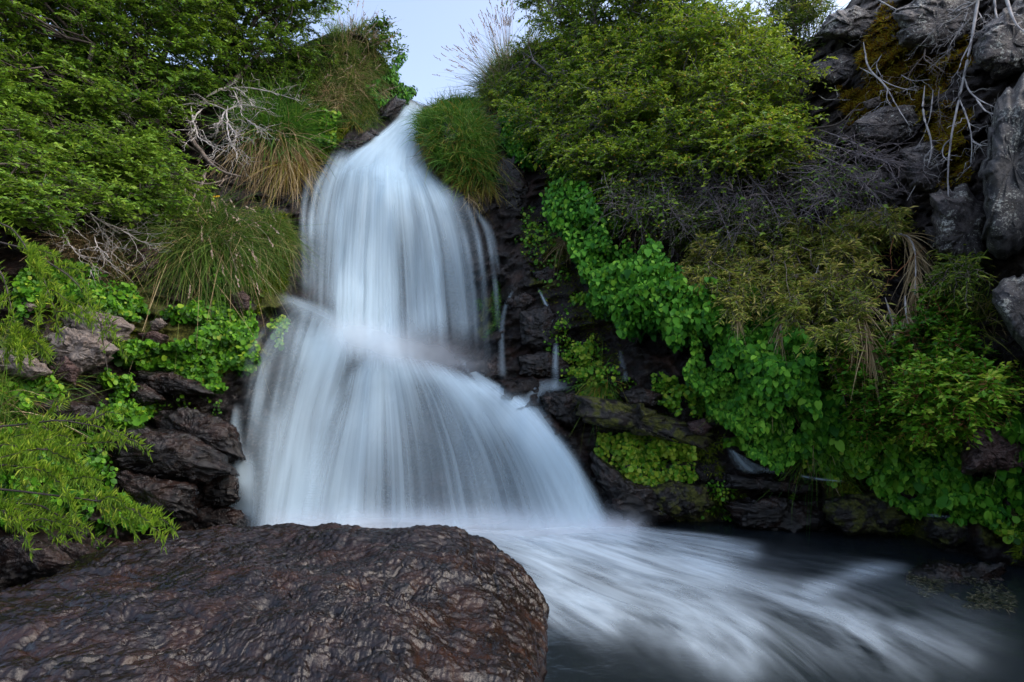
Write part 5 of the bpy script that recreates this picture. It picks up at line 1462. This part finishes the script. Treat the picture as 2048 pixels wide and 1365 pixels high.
for lab, paths, sd in [
    ('tangle of bare purple twigs below the berry shrub at centre right', [[(1340, 300), (1400, 360), (1440, 420), (1460, 480)], [(1400, 300), (1440, 380), (1500, 430)], [(1320, 330), (1330, 400), (1370, 460)]], 26),
    ('tangle of bare brown twigs beneath the cliff ledge', [[(1600, 270), (1660, 290), (1720, 310), (1800, 330)], [(1620, 300), (1700, 340), (1760, 400)], [(1560, 320), (1640, 340), (1690, 420)], [(1640, 260), (1720, 290), (1770, 330)]], 26),
    ('bare drooping twigs left of the chunky white snag', [[(1200, 260), (1240, 280), (1260, 320), (1265, 360)], [(1150, 250), (1200, 250), (1240, 300)]], 22),
    ('bare twigs over the shady bamboo', [[(1480, 330), (1540, 400), (1560, 450)], [(1520, 340), (1500, 400), (1480, 450)]], 24)]:
    dead_branch(lab, paths, .013, 'twig', .95, 'bare_twigs', sd, .45, 'bare twig tangles on the right bank')
# left silver tangle
dead_branch('arched silver tangle of dead branches on the left bank beside the lush tussock', [R1((1210, 570), (1280, 520), (1380, 510), (1440, 560), (1480, 630)), R1((1380, 510), (1500, 520), (1620, 550), (1750, 590)), R1((1330, 640), (1290, 700), (1270, 750)), R1((1330, 620), (1330, 720), (1330, 800), (1380, 880), (1390, 930)), R1((1120, 620), (1130, 720), (1150, 800), (1230, 850), (1330, 890)),
            R1((1180, 640), (1140, 680), (1130, 770)), R1((1330, 650), (1250, 610), (1150, 600), (1040, 620)), R1((1330, 650), (1400, 610), (1480, 620), (1560, 640)), R1((1440, 700), (1500, 740), (1560, 760)), R1((1360, 530), (1400, 600), (1420, 680)), R1((1330, 720), (1380, 790), (1370, 860))], .024, side=11, sideL=.34, offs=.95)
dead_branch('gnarled thick root twisting down the left bank under the silver tangle', [R1((1090, 780), (1170, 870), (1220, 960), (1300, 1010), (1420, 1035)), R1((950, 740), (1060, 830), (1160, 890), (1240, 940), (1330, 1000)), R1((1020, 930), (1060, 1020), (1150, 1080), (1250, 1080), (1350, 1040)), R1((1210, 990), (1170, 1100), (1110, 1190), (1080, 1280)), R1((1080, 1060), (1080, 1150), (1100, 1180))], .040, mat='deadbrown', side=2, sideL=.2, offs=.4, name='gnarled_root')
dead_branch('spray of pale dead twigs below the lower beech tree', [R1((480, 1200), (540, 1260), (600, 1300), (700, 1340), (800, 1360)), R1((300, 1250), (420, 1260), (540, 1240)), R1((540, 1260), (580, 1340), (640, 1420), (650, 1440)), R1((340, 1300), (380, 1390), (430, 1470), (510, 1510)), R1((700, 1340), (800, 1400), (900, 1440)), R1((640, 1210), (740, 1260), (850, 1290)), R1((540, 1380), (600, 1470), (640, 1510))], .013, side=9, sideL=.35, offs=.9)
dead_branch('short grey dead twigs inside the shaded gap between the beech trees', [R1((400, 600), (460, 560), (540, 600), (620, 680)), R1((560, 740), (640, 680), (700, 640), (690, 740)), R1((780, 640), (740, 700), (780, 730))], .013, side=10, sideL=.3, offs=.7)
dead_branch('bent dark trunk leaning right out of the upper beech trees', [R1((1300, 530), (1400, 460), (1460, 370), (1550, 280), (1600, 180), (1640, 80)), R1((1550, 280), (1600, 240), (1660, 270)), R1((1600, 180), (1560, 100), (1540, 60))], .055, mat='bark', side=4, sideL=.4, offs=.7, name='tree_limb')
dead_branch('fallen bare twig trailing over the heart leaves', [[(1335, 470), (1350, 500), (1335, 530), (1325, 555)], [(1345, 525), (1360, 550), (1350, 580)]], .010, side=8, sideL=.2, offs=.35, mat='twig')
dead_branch('long thin stick slanting over the leaves right of the bamboo', [[(1650, 710), (1680, 770), (1695, 815)]], .008, side=1, sideL=.1, offs=.35, mat='deadbrown')
dead_branch('thin straight cane leaning over the dark gap by the pointed rock', [[(1880, 625), (1930, 560), (1990, 480), (2030, 440)]], .008, side=0, offs=.45, mat='bamboo')
dead_branch('orange stems looping among the bamboo at right', [[(1710, 545), (1760, 540), (1795, 540)], [(1705, 515), (1750, 512), (1780, 512)], [(1790, 470), (1780, 500), (1785, 540)], [(1730, 600), (1755, 598), (1775, 570), (1778, 555)], [(1780, 560), (1810, 530), (1850, 495)]], .008, side=0, offs=.5, mat='redstem')


def straw_hang(label, paths, n=140, L=.45, offs=.5):
    c = paths[0][0]
    P0 = px2w(c[0], c[1], float(TS(*c)) - offs)
    root = thing('hanging_roots', label, 'dry roots', P0, 'dry hanging root bundles on the right bank')
    mb, st = MB(), MB()
    for path in paths:
        p = resample(path, 14)
        W = px2w(p[:, 0], p[:, 1], TS(p[:, 0], p[:, 1]) - offs)
        tubes(st, W[None], (np.linspace(.012, .004, 14) * np.minimum(1, np.linspace(.2, 4, 14)))[None], 5)
        i = rng.integers(2, 14, n)
        tn = unit(np.gradient(W, axis=0))[i]
        D = unit(tn * .8 + rng.normal(size=(n, 3)) * .35 - UP * .3)
        blades(mb, W[i], D, L * rng.uniform(.4, 1.1, n), .55, .007, np.clip(.6 + rng.normal(size=n) * .25, 0, 1), 6)
    st.build('stem', M['dead'], root)
    mb.build('rootlets', M['straw'], root)


straw_hang('pale root bundle sweeping down and left above the heart leaves', [[(1640, 520), (1630, 560), (1590, 600), (1560, 640), (1560, 670)], [(1640, 515), (1680, 540), (1700, 570)]], 150, .35)
straw_hang('long tangled straw root bundle hanging in the middle of the bamboo', [[(1660, 520), (1695, 560), (1710, 620), (1720, 660)], [(1700, 520), (1715, 590), (1725, 640), (1740, 690)]], 170, .42)
straw_hang('brown frayed root bundle hanging from an arched orange stem', [[(1780, 475), (1810, 462), (1830, 490), (1832, 540), (1830, 590)]], 200, .38, .45)
straw_hang('dark brown root bundle hanging behind the fresh green shrub', [[(1770, 595), (1785, 640), (1790, 690), (1800, 710)]], 160, .36, .35)
straw_hang('thin root bundle right beside the fresh green shrub top', [[(1810, 590), (1812, 630), (1820, 660)]], 90, .25, .4)
straw_hang('dry root wisps at the left tip of the bamboo', [[(1455, 560), (1465, 600), (1475, 640)]], 60, .2, .6)


# feathery branches near the camera on the left
def feather(label, stems, n=900, L=.085, w=.014, sub=9, subL=.3):
    c = stems[0][0]
    P0 = px2w(*c)
    root = thing('feathery_branch', label, 'branch', P0, 'light green feathery branches at the left edge')
    st, lf = MB(), MB()
    for s in stems:
        p = np.asarray(s, float)
        u = np.linspace(0, 1, 14)
        d = np.linspace(0, 1, len(p))
        p = np.stack([np.interp(u, d, p[:, k]) for k in range(3)], -1)
        W = px2w(p[:, 0], p[:, 1], p[:, 2])
        tubes(st, W[None], np.linspace(.006, .002, 14)[None], 5)
        segs = [W]
        for _ in range(sub):
            i = rng.integers(2, 13)
            t = unit(W[i] - W[i - 1])
            dd = unit(t * .7 + rng.normal(size=3) * np.array([.5, .5, .35]) - UP * .15)
            b = curve(W[i], W[i] + dd * subL * rng.uniform(.5, 1.1), 10, .08, .02)
            tubes(st, b[None], np.linspace(.003, .001, 10)[None], 4)
            segs.append(b)
        for b in segs:
            k = int(n * .85 / len(segs))
            f = rng.uniform(.08, 1, k) * (len(b) - 1.001)
            i = f.astype(int)
            pp = b[i] + (b[i + 1] - b[i]) * (f - i)[:, None]
            t = unit(b[i + 1] - b[i])
            sgn = np.where(rng.uniform(0, 1, k) < .55, 1, -1)
            D = unit(t * .45 + UP * sgn[:, None] * .9 + rng.normal(size=(k, 3)) * .33)
            leaves(lf, pp, D, unit(np.array([0, -1, .5]) + rng.normal(size=(k, 3)) * .4), L * .62 * rng.uniform(.4, 1.2, k), w * .42, np.clip(.52 + rng.normal(size=k) * .2, 0, 1))
    st.build('stem', M['bark'], root)
    lf.build('leaflets', M['feather'], root, smooth_=False)


feather('feathery green branch drooping at the left edge under the lower beech tree', [[(-60, 420, 3.4), (30, 460, 3.4), (80, 540, 3.3), (110, 620, 3.3), (120, 680, 3.3)], [(-40, 480, 3.2), (10, 560, 3.2), (30, 650, 3.2), (60, 700, 3.2)]], 2000, .085, .012)
feather('feathery green branch sweeping right across the pale left rocks', [[(-60, 470, 3.5), (60, 500, 3.5), (150, 560, 3.4), (200, 640, 3.4), (215, 740, 3.4)]], 900, .08, .012, 7)
feather('short feathery branch reaching over the dark left slab', [[(-80, 860, 3.1), (40, 850, 3.1), (120, 840, 3.0), (180, 850, 3.0), (240, 865, 3.0)]], 1000, .075, .012)
feather('broad feathery branch mass low at the left edge', [[(-80, 930, 2.9), (20, 930, 2.9), (100, 950, 2.8), (170, 970, 2.8)], [(-80, 900, 3.0), (0, 890, 3.0), (80, 900, 2.9), (150, 900, 2.9)]], 2000, .085, .012)
feather('longest low feathery branch pointing right over the boulder', [[(-80, 970, 2.8), (60, 985, 2.8), (180, 1000, 2.7), (260, 1015, 2.7), (315, 1040, 2.7)]], 1200, .08, .012, 8)
feather('lowest feathery tufts above the shaded blocks at far left', [[(-80, 1010, 2.7), (0, 1020, 2.7), (50, 1045, 2.7)], [(-60, 1000, 2.8), (80, 1010, 2.8), (150, 1050, 2.8)]], 900, .075, .012)


# yellow flowers on the left bank
def flower(px, py, lab):
    Pg, Nn = ground(np.array([px], float), np.array([py], float), .06)
    P0, n0 = Pg[0], Nn[0]
    root = thing('flower', lab, 'flower', P0, 'tiny yellow flowers on the left bank')
    mb = MB()
    a = np.arange(5) / 5 * 2 * pi
    t1 = unit(np.cross(n0, UP))
    t2 = np.cross(n0, t1)
    for k in range(3):
        c = P0 + t1 * rng.normal() * .04 + t2 * rng.normal() * .03 + n0 * .02
        D = t1 * np.cos(a)[:, None] + t2 * np.sin(a)[:, None]
        mb = MB()
        leaves(mb, np.repeat(c[None], 5, 0), D, np.repeat(n0[None], 5, 0), .022, .02, .6)
        mb.build('flower_head', M['flower'], root)
    mb2 = MB()
    tubes(mb2, np.stack([P0 - n0 * .08, P0 - n0 * .03, P0 + n0 * .01])[None], np.array([[.003, .003, .002]]), 4)
    mb2.build('stem', M['lush'], root)


for px, py, lab in [(405, 443, 'yellow flowers in the tuft below the gnarled roots'), (312, 470, 'yellow flowers left of the big drooping tussock, by the wine red rock'), (185, 597, 'yellow flowers above the pale left rocks, upper pair'), (240, 618, 'yellow flowers just right of the pale left rocks, lower pair'), (432, 402, 'single yellow flowers up beside the dry skirt of the lush tussock')]:
    flower(px, py, lab)

# white lichen flecks belong to the red boulder's look; water weed on the half-sunk rock
x, y = sample_poly([(1800, 1150), (1880, 1118), (1980, 1140), (2030, 1190), (2010, 1225), (1900, 1200), (1820, 1185)], 1100, 10, .5)
Pw = px2w(x, y, YW(y, .04))
mb = MB()
blades(mb, Pw, unit(np.array([.8, -.3, .15]) + rng.normal(size=(len(x), 3)) * .4), .03, .3, .006, np.clip(.3 + rng.normal(size=len(x)) * .25, 0, 1), 4)
tag(mb.build('water_weed', M['weed']), 'brown water weed trailing over the half sunk rock at lower right', 'water weed', kind='stuff')
